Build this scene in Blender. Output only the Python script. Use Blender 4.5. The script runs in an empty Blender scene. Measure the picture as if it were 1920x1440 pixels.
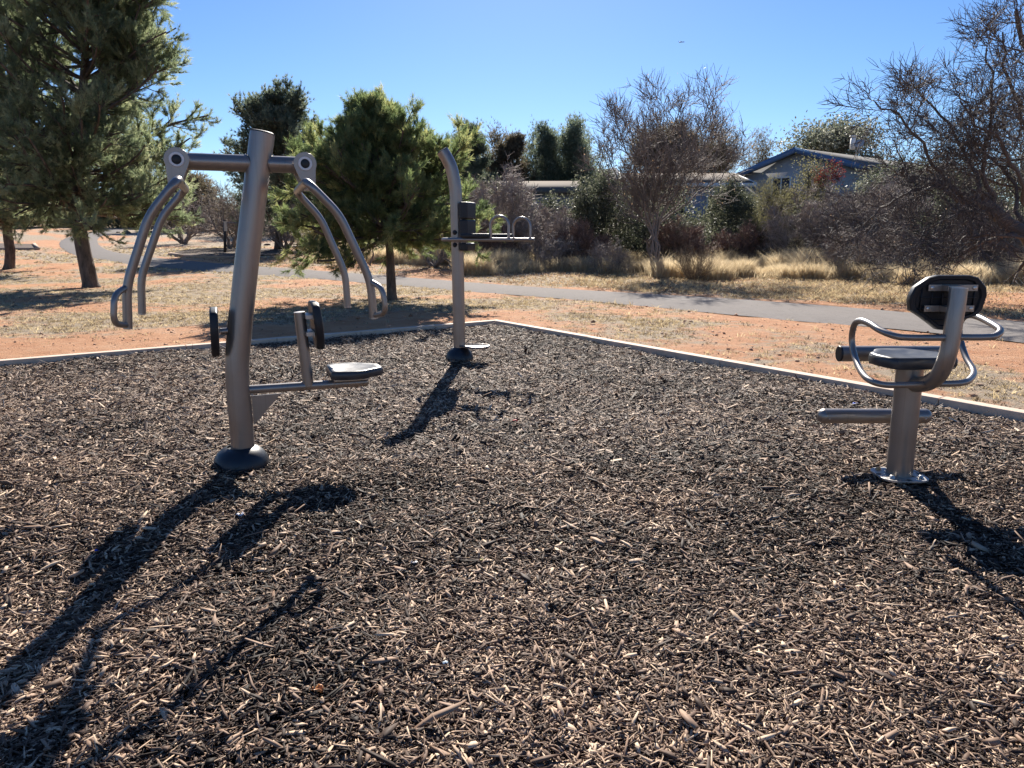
import bpy, math
import numpy as np
from mathutils import Vector
R = math.radians
scene = bpy.context.scene

# ---------------- camera, sky, sun, exposure ----------------
W_, F_, PITCH, CAM_H = 1920.0, 1400.0, 11.0, 1.4
cam_d = bpy.data.cameras.new("camera"); cam = bpy.data.objects.new("camera", cam_d)
scene.collection.objects.link(cam)
cam.location = (0, 0, CAM_H); cam.rotation_euler = (R(90-PITCH), 0, 0)
cam_d.sensor_width = 36.0; cam_d.lens = 36.0*F_/W_
cam_d.clip_start = 0.05; cam_d.clip_end = 12000
scene.camera = cam
SUN_EL, SUN_AZ = 32.5, 1.2            # azimuth: degrees right of straight ahead (+Y)
world = bpy.data.worlds.new("World"); scene.world = world; world.use_nodes = True
nt = world.node_tree; nt.nodes.clear()
sky = nt.nodes.new("ShaderNodeTexSky"); sky.sky_type = 'NISHITA'; sky.sun_disc = False
sky.sun_elevation = R(SUN_EL); sky.sun_rotation = R(SUN_AZ)
sky.altitude = 1300; sky.air_density = 1.0; sky.dust_density = 0.35; sky.ozone_density = 5.0
bg = nt.nodes.new("ShaderNodeBackground"); bg.inputs[1].default_value = 0.062
wo = nt.nodes.new("ShaderNodeOutputWorld")
hsv = nt.nodes.new('ShaderNodeHueSaturation'); hsv.inputs['Hue'].default_value = .506; hsv.inputs['Saturation'].default_value = 1.13
nt.links.new(sky.outputs[0], hsv.inputs['Color']); nt.links.new(hsv.outputs[0], bg.inputs[0]); nt.links.new(bg.outputs[0], wo.inputs[0])
sd = bpy.data.lights.new("sun", 'SUN'); sun = bpy.data.objects.new("sun", sd)
scene.collection.objects.link(sun)
sd.energy = 5.0; sd.angle = R(0.5); sd.color = (1.0, 0.93, 0.83)
sdir = Vector((math.sin(R(SUN_AZ))*math.cos(R(SUN_EL)), math.cos(R(SUN_AZ))*math.cos(R(SUN_EL)), math.sin(R(SUN_EL))))
sun.rotation_euler = (sdir).to_track_quat('Z', 'Y').to_euler()
sun.location = (0, 40, 30)
scene.view_settings.view_transform = 'Standard'; scene.view_settings.look = 'None'
scene.view_settings.exposure = 1.15; scene.view_settings.gamma = 1.0

# ---------------- helpers ----------------
rng = np.random.default_rng(7)
C = scene.collection
cp, sp = math.cos(R(PITCH)), math.sin(R(PITCH))
def ray(px, py):
    u = (px-960)/F_; v = (py-720)/F_
    return np.array([u, cp-v*sp, -sp-v*cp])
O = np.array([0, 0, CAM_H])
def at(px, py, Y):
    d = ray(px, py); return O + d*(Y/d[1])

def hash2(ix, iy, seed):
    h = (ix.astype(np.int64)*374761393 + iy.astype(np.int64)*668265263 + seed*982451653) & 0xffffffff
    h = ((h ^ (h >> 13))*1274126177) & 0xffffffff
    h = (h ^ (h >> 16)) & 0xffffffff
    return h/4294967295.0
def vnoise(x, y, seed=0):
    x = np.asarray(x, float); y = np.asarray(y, float)
    ix = np.floor(x); iy = np.floor(y); fx = x-ix; fy = y-iy
    fx = fx*fx*(3-2*fx); fy = fy*fy*(3-2*fy)
    a = hash2(ix, iy, seed); b = hash2(ix+1, iy, seed); c = hash2(ix, iy+1, seed); d = hash2(ix+1, iy+1, seed)
    return (a*(1-fx)+b*fx)*(1-fy) + (c*(1-fx)+d*fx)*fy
def fbm(x, y, o=3, seed=0):
    s = 0; a = 1; t = 0
    for k in range(o):
        s = s + a*vnoise(x*2**k, y*2**k, seed+k); t += a; a *= .5
    return s/t

def rise(x, y):          # the land climbs gently away from the exercise bed
    d = np.maximum(np.asarray(y, float)-22, 0)
    return 0.045*(np.sqrt(d*d+9)-3)
def G(px, py):           # pixel -> point on the land
    d = ray(px, py); t = 1.0
    for i in range(4000):
        p = O + d*t
        if p[2] <= rise(p[0], p[1]) or t > 140: break
        t += 0.04
    return p

def link(o, parent=None):
    C.objects.link(o)
    if parent is not None: o.parent = parent
    return o
def thing(name, label, cat, loc, group=None):
    o = bpy.data.objects.new(name, None); o.empty_display_size = .2
    o.location = [float(c) for c in loc]; o['label'] = label; o['category'] = cat
    if group: o['group'] = group
    return link(o)
def tag(o, label=None, cat=None, group=None, kind=None):
    if label: o['label'] = label
    if cat: o['category'] = cat
    if group: o['group'] = group
    if kind: o['kind'] = kind
    return o

class MB:
    """numpy mesh builder: batches of verts + faces of k corners, with a per-vertex tone"""
    def __init__(s): s.V = []; s.F = []; s.T = []; s.n = 0
    def add(s, V, F, tone=0.5):
        V = np.asarray(V, float).reshape(-1, 3)
        Fs = F if isinstance(F, list) and len(F) and isinstance(F[0], np.ndarray) else [np.asarray(F)]
        for f in Fs: s.F.append(f.astype(np.int64) + s.n)
        s.V.append(V)
        t = np.full(len(V), tone, float) if np.isscalar(tone) else np.asarray(tone, float).reshape(-1)
        s.T.append(t); s.n += len(V); return s
    def poly(s, V, faces, tone=.5):
        for f in faces: s.F.append(np.array([f])+s.n)
        V = np.asarray(V, float).reshape(-1, 3); s.V.append(V); s.T.append(np.full(len(V), tone, float)); s.n += len(V); return s
    def build(s, name, mat, parent=None, smooth=False, loc=None, bevel=0, tone=True, autosmooth=None):
        V = np.concatenate(s.V)
        off = np.array(parent.location) if parent is not None else (np.array(loc, float) if loc is not None else np.zeros(3))
        if parent is not None and parent.parent is not None: off = off + np.array(parent.parent.location)
        V = V-off
        me = bpy.data.meshes.new(name)
        me.vertices.add(len(V)); me.vertices.foreach_set('co', V.astype(np.float32).ravel())
        li = np.concatenate([f.ravel() for f in s.F]); tot = np.concatenate([np.full(len(f), f.shape[1]) for f in s.F])
        st = np.concatenate([[0], np.cumsum(tot)[:-1]])
        me.loops.add(len(li)); me.loops.foreach_set('vertex_index', li.astype(np.int32))
        me.polygons.add(len(tot)); me.polygons.foreach_set('loop_start', st.astype(np.int32))
        me.polygons.foreach_set('loop_total', tot.astype(np.int32))
        if smooth: me.polygons.foreach_set('use_smooth', np.ones(len(tot), bool))
        me.update(calc_edges=True)
        if tone:
            a = me.attributes.new('tone', 'FLOAT', 'POINT'); a.data.foreach_set('value', np.concatenate(s.T).astype(np.float32))
        me.materials.append(mat)
        o = bpy.data.objects.new(name, me)
        if parent is None and loc is not None: o.location = [float(c) for c in loc]
        link(o, parent)
        if bevel:
            b = o.modifiers.new('bevel', 'BEVEL'); b.width = bevel; b.segments = 3; b.limit_method = 'ANGLE'; b.angle_limit = R(35)
            b.harden_normals = False
            for p in me.polygons: p.use_smooth = True
            w = o.modifiers.new('wn', 'WEIGHTED_NORMAL'); w.keep_sharp = True
        if autosmooth:
            me.set_sharp_from_angle(angle=R(autosmooth))
        return o

def fillet(pts, r=.05, k=5):
    pts = [np.array(p, float) for p in pts]; out = [pts[0]]
    for i in range(1, len(pts)-1):
        a, b, c = pts[i-1], pts[i], pts[i+1]
        la, lc = np.linalg.norm(a-b), np.linalg.norm(c-b); d = min(r, la*.48, lc*.48)
        p0 = b+(a-b)/la*d; p1 = b+(c-b)/lc*d
        for j in range(k+1):
            t = j/k; out.append((1-t)**2*p0 + 2*t*(1-t)*b + t*t*p1)
    out.append(pts[-1]); return np.array(out)
def catmull(pts, k=6):
    P = np.array(pts, float); P = np.vstack([2*P[0]-P[1], P, 2*P[-1]-P[-2]]); out = []
    for i in range(1, len(P)-2):
        for j in range(k):
            t = j/k; out.append(.5*((2*P[i])+(-P[i-1]+P[i+1])*t+(2*P[i-1]-5*P[i]+4*P[i+1]-P[i+2])*t*t+(-P[i-1]+3*P[i]-3*P[i+1]+P[i+2])*t**3))
    out.append(P[-2]); return np.array(out)
def tube(mb, pts, r, seg=20, caps=True, flat=1.0, up=None, tone=.5):
    P = np.array(pts, float); n = len(P); rr = np.full(n, r) if np.isscalar(r) else np.array(r, float)
    T = np.gradient(P, axis=0); T /= np.linalg.norm(T, axis=1)[:, None]
    ref = np.array([0, 0, 1.0]) if up is None else np.array(up, float)
    if abs(T[0]@ref) > .95: ref = np.array([0, 1.0, 0])
    N = np.zeros_like(P); x = ref-T[0]*(ref@T[0]); N[0] = x/np.linalg.norm(x)
    for i in range(1, n):
        x = N[i-1]-T[i]*(N[i-1]@T[i]); N[i] = x/np.linalg.norm(x)
    B = np.cross(T, N); a = np.linspace(0, 2*math.pi, seg, endpoint=False)
    V = P[:, None]+rr[:, None, None]*(np.cos(a)[None, :, None]*N[:, None]+flat*np.sin(a)[None, :, None]*B[:, None])
    i, j = np.meshgrid(np.arange(n-1), np.arange(seg), indexing='ij'); j2 = (j+1) % seg
    F = np.stack([i*seg+j, i*seg+j2, (i+1)*seg+j2, (i+1)*seg+j], -1).reshape(-1, 4)
    Fs = [F]
    if caps: Fs += [np.arange(seg)[None, ::-1].copy(), ((n-1)*seg+np.arange(seg))[None, :].copy()]
    mb.add(V, Fs, tone); return mb
def prism(mb, top, off, tone=.5):
    """closed prism: polygon `top` (n,3) extruded by vector off"""
    P = np.array(top, float); n = len(P); V = np.vstack([P, P+np.array(off, float)])
    mb.add(V, [np.arange(n)[None].copy(), np.arange(2*n-1, n-1, -1)[None].copy(),
               np.array([[i, i+n, (i+1) % n+n, (i+1) % n] for i in range(n)])], tone); return mb
def box(mb, c, sx, sy, sz, ax=(1, 0, 0), ay=(0, 1, 0), az=(0, 0, 1), tone=.5):
    c = np.array(c, float); ax, ay, az = [np.array(q, float) for q in (ax, ay, az)]
    b = [c+ax*sx/2*i+ay*sy/2*j-az*sz/2 for i, j in ((-1, -1), (-1, 1), (1, 1), (1, -1))]
    return prism(mb, b, az*sz, tone)
def lathe(mb, prof, c, axis=(0, 0, 1), seg=40, tone=.5):
    """prof: list of (r, h)"""
    ax = np.array(axis, float); ax /= np.linalg.norm(ax)
    ref = np.array([1.0, 0, 0]) if abs(ax[0]) < .9 else np.array([0, 1.0, 0])
    u = np.cross(ax, ref); u /= np.linalg.norm(u); v = np.cross(ax, u); a = np.linspace(0, 2*math.pi, seg, endpoint=False)
    P = np.array(prof, float); V = np.array(c, float)+P[:, None, 1:2]*ax+P[:, None, 0:1]*(np.cos(a)[None, :, None]*u+np.sin(a)[None, :, None]*v)
    n = len(P); i, j = np.meshgrid(np.arange(n-1), np.arange(seg), indexing='ij'); j2 = (j+1) % seg
    F = np.stack([i*seg+j, i*seg+j2, (i+1)*seg+j2, (i+1)*seg+j], -1).reshape(-1, 4)
    mb.add(V, [F, np.arange(seg)[None, ::-1].copy(), ((n-1)*seg+np.arange(seg))[None].copy()], tone); return mb
def polytubes(mb, P, Rd, S=4, tone=.5):
    """many tubes at once: P (N,K,3), Rd (N,K)"""
    N, K, _ = P.shape
    if N == 0: return
    T = np.gradient(P, axis=1); T /= np.maximum(np.linalg.norm(T, axis=2, keepdims=True), 1e-9)
    ref = np.where(np.abs(T[:, :1, 2:3]) > .9, np.array([1.0, 0, 0]), np.array([0, 0, 1.0]))
    U = np.cross(T, np.broadcast_to(ref, T.shape)); U /= np.maximum(np.linalg.norm(U, axis=2, keepdims=True), 1e-9)
    Wv = np.cross(T, U); a = np.linspace(0, 2*math.pi, S, endpoint=False)
    V = P[:, :, None]+Rd[:, :, None, None]*(np.cos(a)[None, None, :, None]*U[:, :, None]+np.sin(a)[None, None, :, None]*Wv[:, :, None])
    b, i, j = np.meshgrid(np.arange(N)*K*S, np.arange(K-1)*S, np.arange(S), indexing='ij'); j2 = (j+1) % S
    F = np.stack([b+i+j, b+i+j2, b+i+S+j2, b+i+S+j], -1).reshape(-1, 4)
    tt = tone if np.isscalar(tone) else np.repeat(tone, K*S)
    mb.add(V, F, tt)

# ---------------- materials ----------------
def newmat(name):
    m = bpy.data.materials.new(name); m.use_nodes = True; n = m.node_tree; n.nodes.clear()
    out = n.nodes.new('ShaderNodeOutputMaterial'); b = n.nodes.new('ShaderNodeBsdfPrincipled')
    n.links.new(b.outputs[0], out.inputs[0]); return m, n, b, out
def N(n, t, **kw):
    o = n.nodes.new(t)
    for k, v in kw.items(): setattr(o, k, v)
    return o
def noise(n, scale, detail=4, rough=.6, vec=None, dist=0):
    o = N(n, 'ShaderNodeTexNoise'); o.inputs['Scale'].default_value = scale; o.inputs['Detail'].default_value = detail
    o.inputs['Roughness'].default_value = rough; o.inputs['Distortion'].default_value = dist
    if vec is not None: n.links.new(vec, o.inputs['Vector'])
    return o.outputs['Fac']
def ramp(n, fac, stops):
    o = N(n, 'ShaderNodeValToRGB'); e = o.color_ramp.elements
    while len(e) < len(stops): e.new(.5)
    for k, (p, c) in enumerate(stops): e[k].position = p; e[k].color = (*c, 1) if len(c) == 3 else c
    n.links.new(fac, o.inputs[0]); return o.outputs[0]
def mixc(n, f, a, b, mode='MIX'):
    o = N(n, 'ShaderNodeMix', data_type='RGBA', blend_type=mode)
    for s, v in ((o.inputs[0], f), (o.inputs[6], a), (o.inputs[7], b)):
        if hasattr(v, 'is_linked') or isinstance(v, bpy.types.NodeSocket): n.links.new(v, s)
        elif isinstance(v, tuple): s.default_value = (*v, 1)
        else: s.default_value = v
    return o.outputs[2]
def math_(n, op, a, b=None, c=None, clamp=False):
    o = N(n, 'ShaderNodeMath', operation=op, use_clamp=clamp)
    for i, v in enumerate((a, b, c)):
        if v is None: continue
        if isinstance(v, bpy.types.NodeSocket): n.links.new(v, o.inputs[i])
        else: o.inputs[i].default_value = v
    return o.outputs[0]
def bump(n, b, h, strength=.3, dist=.01):
    o = N(n, 'ShaderNodeBump'); o.inputs['Strength'].default_value = strength; o.inputs['Distance'].default_value = dist
    n.links.new(h, o.inputs['Height']); n.links.new(o.outputs[0], b.inputs['Normal'])
def coord(n, kind='Object'):
    return N(n, 'ShaderNodeTexCoord').outputs[kind]
def attr(n, name='tone'):
    return N(n, 'ShaderNodeAttribute', attribute_name=name).outputs['Fac']

def m_simple(name, col, rough=.5, metal=0, var=.15, scale=20, bstr=.1, spec=.5, coat=0):
    m, n, b, _ = newmat(name); v = coord(n)
    f = noise(n, scale, 5, .6, v)
    c = ramp(n, f, [(.3, tuple(x*(1-var) for x in col)), (.7, tuple(min(1, x*(1+var)) for x in col))])
    n.links.new(c, b.inputs['Base Color']); b.inputs['Metallic'].default_value = metal
    rr = math_(n, 'MULTIPLY_ADD', f, .18, rough-.09); n.links.new(rr, b.inputs['Roughness'])
    b.inputs['Specular IOR Level'].default_value = spec; b.inputs['Coat Weight'].default_value = coat; b.inputs['Coat Roughness'].default_value = .25
    if bstr: bump(n, b, noise(n, scale*12, 3, .6, v), bstr, .002)
    return m
def m_leaf(name, stops, trans=.4, rough=.55):
    """two-sided leaves that let light through"""
    m, n, b, out = newmat(name); c = ramp(n, attr(n), stops); n.links.new(c, b.inputs['Base Color'])
    b.inputs['Roughness'].default_value = max(rough, .55); b.inputs['Specular IOR Level'].default_value = .18
    t = N(n, 'ShaderNodeBsdfTranslucent')
    hs = N(n, 'ShaderNodeHueSaturation'); hs.inputs['Value'].default_value = 2.1; hs.inputs['Saturation'].default_value = 1.1
    n.links.new(c, hs.inputs['Color']); n.links.new(hs.outputs[0], t.inputs[0])
    mx = N(n, 'ShaderNodeMixShader'); mx.inputs[0].default_value = trans
    n.links.new(b.outputs[0], mx.inputs[1]); n.links.new(t.outputs[0], mx.inputs[2]); n.links.new(mx.outputs[0], out.inputs[0])
    return m
def m_bark(name, a, bcol, scale=9):
    m, n, b, _ = newmat(name); v = coord(n)
    mp = N(n, 'ShaderNodeMapping'); mp.inputs['Scale'].default_value = (1, 1, .3); n.links.new(v, mp.inputs[0])
    f = noise(n, scale, 6, .7, mp.outputs[0]); n.links.new(ramp(n, f, [(.35, a), (.65, bcol)]), b.inputs['Base Color'])
    b.inputs['Roughness'].default_value = .9; bump(n, b, f, .8, .03); return m

def m_metal():
    m, n, b, _ = newmat('taupe_powder_coat'); v = coord(n)
    f = noise(n, 5, 5, .65, v)
    c = ramp(n, f, [(.3, (.235, .218, .207)), (.7, (.285, .265, .250))])
    dust = math_(n, 'MULTIPLY', noise(n, 2.2, 6, .75, v), .35)
    c = mixc(n, dust, c, (.30, .26, .22))
    mp = N(n, 'ShaderNodeMapping'); mp.inputs['Scale'].default_value = (55, 55, .7); n.links.new(v, mp.inputs[0])
    streak = ramp(n, noise(n, 1, 3, .7, mp.outputs[0]), [(.56, (0, 0, 0)), (.72, (1, 1, 1))])
    c = mixc(n, math_(n, 'MULTIPLY', streak, .22), c, (.10, .085, .075))
    n.links.new(c, b.inputs['Base Color']); b.inputs['Metallic'].default_value = .72
    n.links.new(math_(n, 'MULTIPLY_ADD', f, .25, .24), b.inputs['Roughness'])
    bump(n, b, noise(n, 420, 2, .5, v), .12, .001)
    return m
M_METAL = m_metal()
M_METAL_L = m_simple('light_plate_metal', (.42, .40, .38), .42, .8, .12, 14)
M_PLAST = m_simple('black_moulded_plastic', (.013, .016, .021), .45, 0, .2, 30, .25, .35)
M_PAD = m_simple('black_seat_plastic', (.030, .033, .038), .38, 0, .25, 16, .2)
M_RUB = m_simple('dark_rubber', (.009, .013, .021), .42, 0, .2, 25, .2)
M_WHITE = m_simple('white_ring', (.62, .64, .66), .4, 0, .05)
M_BOLT = m_simple('zinc_bolt', (.55, .52, .48), .35, .9, .1)
M_YEL = m_simple('weathered_cap', (.52, .30, .14), .6, 0, .2)
M_LABEL = m_simple('dark_sign_plate', (.06, .055, .052), .4, .3, .2)
M_BARK = m_bark('pine_bark', (.045, .035, .028), (.16, .12, .095))
M_BARK2 = m_bark('dark_bark', (.035, .028, .024), (.12, .10, .085))
def m_twig(name, lo, hi):
    m, n, b, _ = newmat(name); n.links.new(ramp(n, attr(n), [(0, lo), (1, hi)]), b.inputs['Base Color']); b.inputs['Roughness'].default_value = .75
    b.inputs['Specular IOR Level'].default_value = .4; return m
M_TWIG = m_twig('bare_twigs', (.10, .084, .075), (.46, .385, .34))
M_TWIG_D = m_twig('backlit_dark_twigs', (.04, .034, .032), (.20, .17, .155))  # backlit silhouette put into the colour, darker than the other twigs
M_TWIG_R = m_twig('reddish_twigs', (.10, .06, .05), (.40, .26, .20))
M_TWIG_S = m_twig('straw_twigs', (.14, .095, .06), (.42, .31, .19))
M_PINE = m_leaf('pine_needles', [(0, (.07, .09, .055)), (.5, (.165, .195, .115)), (1, (.34, .35, .22))], .55)
M_PINE2 = m_leaf('bright_pine_needles', [(0, (.055, .078, .038)), (.5, (.14, .175, .08)), (1, (.34, .33, .16))], .52)
M_EVER = m_leaf('hazed_evergreen_needles', [(0, (.055, .072, .055)), (.6, (.125, .15, .105)), (1, (.25, .27, .20))], .45)  # needle colours lifted to paint haze into the far trees
M_JUN = m_leaf('brownish_juniper', [(0, (.055, .052, .038)), (.5, (.115, .10, .07)), (1, (.20, .165, .11))], .35)
M_OLIVE = m_leaf('silvery_leaves', [(0, (.06, .07, .05)), (.5, (.13, .14, .10)), (1, (.34, .34, .28))], .3, .4)
M_SHRUB = m_leaf('shrub_leaves', [(0, (.035, .042, .030)), (.6, (.08, .088, .058)), (1, (.20, .20, .145))], .3, .4)
M_YELLSH = m_leaf('yellow_green_leaves', [(0, (.06, .062, .035)), (1, (.17, .155, .08))], .4)
M_RED = m_leaf('red_leaves', [(0, (.06, .02, .018)), (1, (.17, .04, .035))], .4)
M_DRYLEAF = m_leaf('dry_leaves', [(0, (.11, .075, .05)), (1, (.36, .25, .155))], .4)
M_STRAW = m_leaf('dry_grass', [(0, (.17, .13, .085)), (.45, (.37, .30, .20)), (1, (.66, .57, .41))], .4, .7)
M_TURF = m_leaf('short_dry_grass', [(0, (.10, .075, .05)), (.5, (.33, .265, .165)), (1, (.56, .46, .30))], .35, .75)

# ---------------- bed frame (skewed axes of the two kerbs) ----------------
Cc = np.array([-.287, 12.42]); dL = np.array([-.793, -.609]); dL /= np.linalg.norm(dL); dR = np.array([.538, -.843]); dR /= np.linalg.norm(dR)
LS, LT = 15.5, 16.0
Minv = np.linalg.inv(np.stack([dL, dR], 1))
def st(x, y):
    q = np.stack([np.asarray(x)-Cc[0], np.asarray(y)-Cc[1]]); return Minv[0, 0]*q[0]+Minv[0, 1]*q[1], Minv[1, 0]*q[0]+Minv[1, 1]*q[1]
KW = .13
MULCH_Z = 0.0; KERB_TOP = .062; SOIL = .035
def mulch_h(x, y):
    m = 0
    for bx, by, a in ((-1.685, 4.50, .008), (-.615, 8.66, .015)): m = m+a*np.exp(-(((x-bx)**2+(y-by)**2)**.5/.26)**4)
    return m+.05*(fbm(x*.55, y*.55, 2, 5)-.5)+.05*(fbm(x*2.1, y*2.1, 3, 9)-.5)+.016*(fbm(x*9, y*9, 2, 19)-.5)

# path edges (near, far) traced on the land
near_px = [(2300, 700), (1920, 647), (1700, 623), (1400, 596), (1100, 567), (847, 546), (640, 528), (433, 513), (293, 503), (200, 490), (140, 479), (113, 463), (118, 450), (150, 439), (200, 431), (245, 425)]
far_px = [(2300, 645), (1920, 606), (1700, 588), (1400, 564), (1100, 546), (847, 528), (640, 512), (433, 497), (300, 485), (240, 478), (203, 470), (186, 460), (183, 450), (195, 442), (230, 434), (270, 427)]
PN = np.array([G(*p) for p in near_px]); PF = np.array([G(*p) for p in far_px])
def dense(P, k=14): return catmull(P, k)
PNd, PFd = dense(PN), dense(PF)
def path_mask(x, y):
    """signed-ish: true inside the path"""
    poly = np.vstack([PNd[:, :2], PFd[::-1, :2]]); x = np.asarray(x); y = np.asarray(y); ins = np.zeros(x.shape, bool); n = len(poly)
    for i in range(n):
        x1, y1 = poly[i]; x2, y2 = poly[(i+1) % n]
        if y1 == y2: continue
        c = ((y1 > y) != (y2 > y)) & (x < (x2-x1)*(y-y1)/(y2-y1)+x1); ins ^= c
    return ins

_o = np.argsort(PFd[:, 0]); FARX, FARY = PFd[_o, 0], PFd[_o, 1]
def grass_amount(x, y):
    """0 bare red dirt .. 1 dry turf"""
    s, t = st(x, y); d = np.minimum(s, t)      # negative outside
    out = -d
    g = fbm(x*.45, y*.45, 4, 21)
    band = np.clip((out-1.3)/2.2, 0, 1)
    rt = np.clip((x+3.0)/3.0, 0, 1)*np.clip((22-y)/4, 0, 1)
    g2 = (g-.5)*3.6 + band*(.80-.95*rt) + .0-.02*rt
    g2 = g2 + .30*np.exp(-((out-2.4)/1.0)**2)*(x > 0)
    far = np.clip((y-25)/5, 0, 1)*np.clip((42-y)/6, 0, 1); g2 = g2-.4*far*(x < -9); g2 = g2+.8*np.clip((y-44)/10, 0, 1)*(x > -9)
    fyy = np.interp(x, FARX, FARY); g2 = g2+.75*np.clip((y-fyy-.4)/1.5, 0, 1)*(x > -2)
    return np.clip(g2, 0, 1)

# ---------------- ground ----------------
def spaced(a, b, n, p): return a+(b-a)*np.linspace(0, 1, n)**p
# s<0 lies beyond the right-hand kerb, t<0 beyond the left-hand one
neg = -np.concatenate([np.arange(0, 26, .22), spaced(26, 900, 60, 3)[0:]])[::-1]
axis_s = np.unique(np.concatenate([neg, [-.115, -.09, -.05, .12], np.linspace(.4, LS-.2, 40), [LS+.05], spaced(LS+.3, 400, 25, 3)]))
axis_t = np.unique(np.concatenate([neg, [-.115, -.09, -.05, .12], np.linspace(.4, LT-.2, 40), [LT+.05], spaced(LT+.3, 400, 25, 3)]))
S, T = np.meshgrid(axis_s, axis_t, indexing='ij')
X = Cc[0]+S*dL[0]+T*dR[0]; Y = Cc[1]+S*dL[1]+T*dR[1]
inside = (S > -.06) & (S < LS+.06) & (T > -.06) & (T < LT+.06)
Z = rise(X, Y)*np.where(Y > 0, 1, 1)+SOIL+.02*(fbm(X*.8, Y*.8, 3, 3)-.5)*(Y < 60)
Z = np.where(inside, -.14, Z); Z = np.where((np.minimum(S, T) > -.03) & ~inside, np.minimum(Z, KERB_TOP-.035), Z)
pm = path_mask(X, Y); Z = np.where(pm, Z-.03, Z)
ns, ntt = S.shape
i, j = np.meshgrid(np.arange(ns-1), np.arange(ntt-1), indexing='ij')
F = np.stack([i*ntt+j, (i+1)*ntt+j, (i+1)*ntt+j+1, i*ntt+j+1], -1).reshape(-1, 4)[:, ::-1]
def m_ground():
    m, n, b, _ = newmat('red_dirt_and_dry_turf'); v = coord(n)
    g = attr(n)
    brk = noise(n, 3.0, 8, .72, v)
    g = math_(n, 'ADD', g, math_(n, 'MULTIPLY', math_(n, 'SUBTRACT', brk, .5), 2.2))
    g = ramp(n, g, [(.28, (0, 0, 0)), (.68, (1, 1, 1))])
    d1 = noise(n, 1.3, 6, .65, v); d2 = noise(n, 22, 6, .7, v)
    dirt = ramp(n, d1, [(.3, (.56, .255, .12)), (.55, (.70, .38, .205)), (.75, (.72, .48, .31))])
    dirt = mixc(n, math_(n, 'MULTIPLY', d2, .7), dirt, (.38, .17, .09))
    d3 = ramp(n, noise(n, 4.5, 7, .75, v, .6), [(.5, (0, 0, 0)), (.68, (1, 1, 1))]); dirt = mixc(n, math_(n, 'MULTIPLY', d3, .55), dirt, (.66, .42, .27))
    mp = N(n, 'ShaderNodeMapping'); mp.inputs['Scale'].default_value = (1, 1.4, 1); n.links.new(v, mp.inputs[0])
    t1 = noise(n, 34, 6, .8, mp.outputs[0]); t2 = noise(n, .9, 4, .6, v)
    turf = ramp(n, t1, [(.34, (.13, .095, .065)), (.47, (.34, .265, .185)), (.62, (.60, .50, .36))])  # darkest stop paints the shade in gaps between tufts
    turf = mixc(n, math_(n, 'MULTIPLY', t2, .55), turf, (.46, .36, .27))
    c = mixc(n, g, dirt, turf)
    lit = ramp(n, noise(n, 60, 4, .8, v), [(.62, (0, 0, 0)), (.72, (1, 1, 1))])
    c = mixc(n, math_(n, 'MULTIPLY', lit, .5), c, (.16, .11, .08))
    n.links.new(c, b.inputs['Base Color']); b.inputs['Roughness'].default_value = .95; b.inputs['Specular IOR Level'].default_value = .2
    h = math_(n, 'ADD', math_(n, 'MULTIPLY', noise(n, 7, 8, .75, v), 1.0), math_(n, 'MULTIPLY', t1, .5))
    bump(n, b, h, .9, .09); return m
gm = MB(); gm.add(np.stack([X, Y, Z], -1), F, grass_amount(X, Y).ravel())
tag(gm.build('ground', m_ground(), smooth=True), kind='structure')

# path
def m_path():
    m, n, b, _ = newmat('worn_asphalt'); v = coord(n)
    f = noise(n, 60, 5, .8, v); g = noise(n, 1.2, 5, .7, v)
    c = ramp(n, f, [(.3, (.15, .138, .13)), (.7, (.24, .222, .208))])
    mp = N(n, 'ShaderNodeMapping'); mp.inputs['Rotation'].default_value = (0, 0, R(-36)); mp.inputs['Scale'].default_value = (2.6, .16, 1); n.links.new(v, mp.inputs[0])
    st_ = ramp(n, noise(n, 1.0, 5, .75, mp.outputs[0]), [(.5, (0, 0, 0)), (.66, (1, 1, 1))])
    c = mixc(n, math_(n, 'MULTIPLY', st_, .4), c, (.23, .215, .205))
    c = mixc(n, math_(n, 'MULTIPLY', g, .22), c, (.22, .17, .14))
    cr_ = ramp(n, noise(n, 2.3, 8, .62, v, 1.2), [(.485, (0, 0, 0)), (.5, (1, 1, 1)), (.515, (0, 0, 0))]); c = mixc(n, math_(n, 'MULTIPLY', cr_, .35), c, (.05, .045, .045))
    n.links.new(c, b.inputs['Base Color']); b.inputs['Roughness'].default_value = .95; b.inputs['Specular IOR Level'].default_value = .1; bump(n, b, f, .4, .01); return m
pb = MB(); K = len(PNd); m_ = 7; Vp = []
for k in range(K):
    for q in range(m_):
        w = q/(m_-1); p = PNd[k]*(1-w)+PFd[k]*w
        e = .05*(vnoise(p[0]*2.1, p[1]*2.1, 33)-.5) if q in (0, m_-1) else 0
        Vp.append([p[0]+e, p[1]+e*2, rise(p[0], p[1])+SOIL+.022+.02*math.sin(w*math.pi)-(0.03 if q in (0, m_-1) else 0)])
i, j = np.meshgrid(np.arange(K-1), np.arange(m_-1), indexing='ij')
Fp = np.stack([i*m_+j, (i+1)*m_+j, (i+1)*m_+j+1, i*m_+j+1], -1).reshape(-1, 4)[:, ::-1]
pb.add(Vp, Fp); tag(pb.build('path', m_path(), smooth=True), kind='structure')

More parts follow.
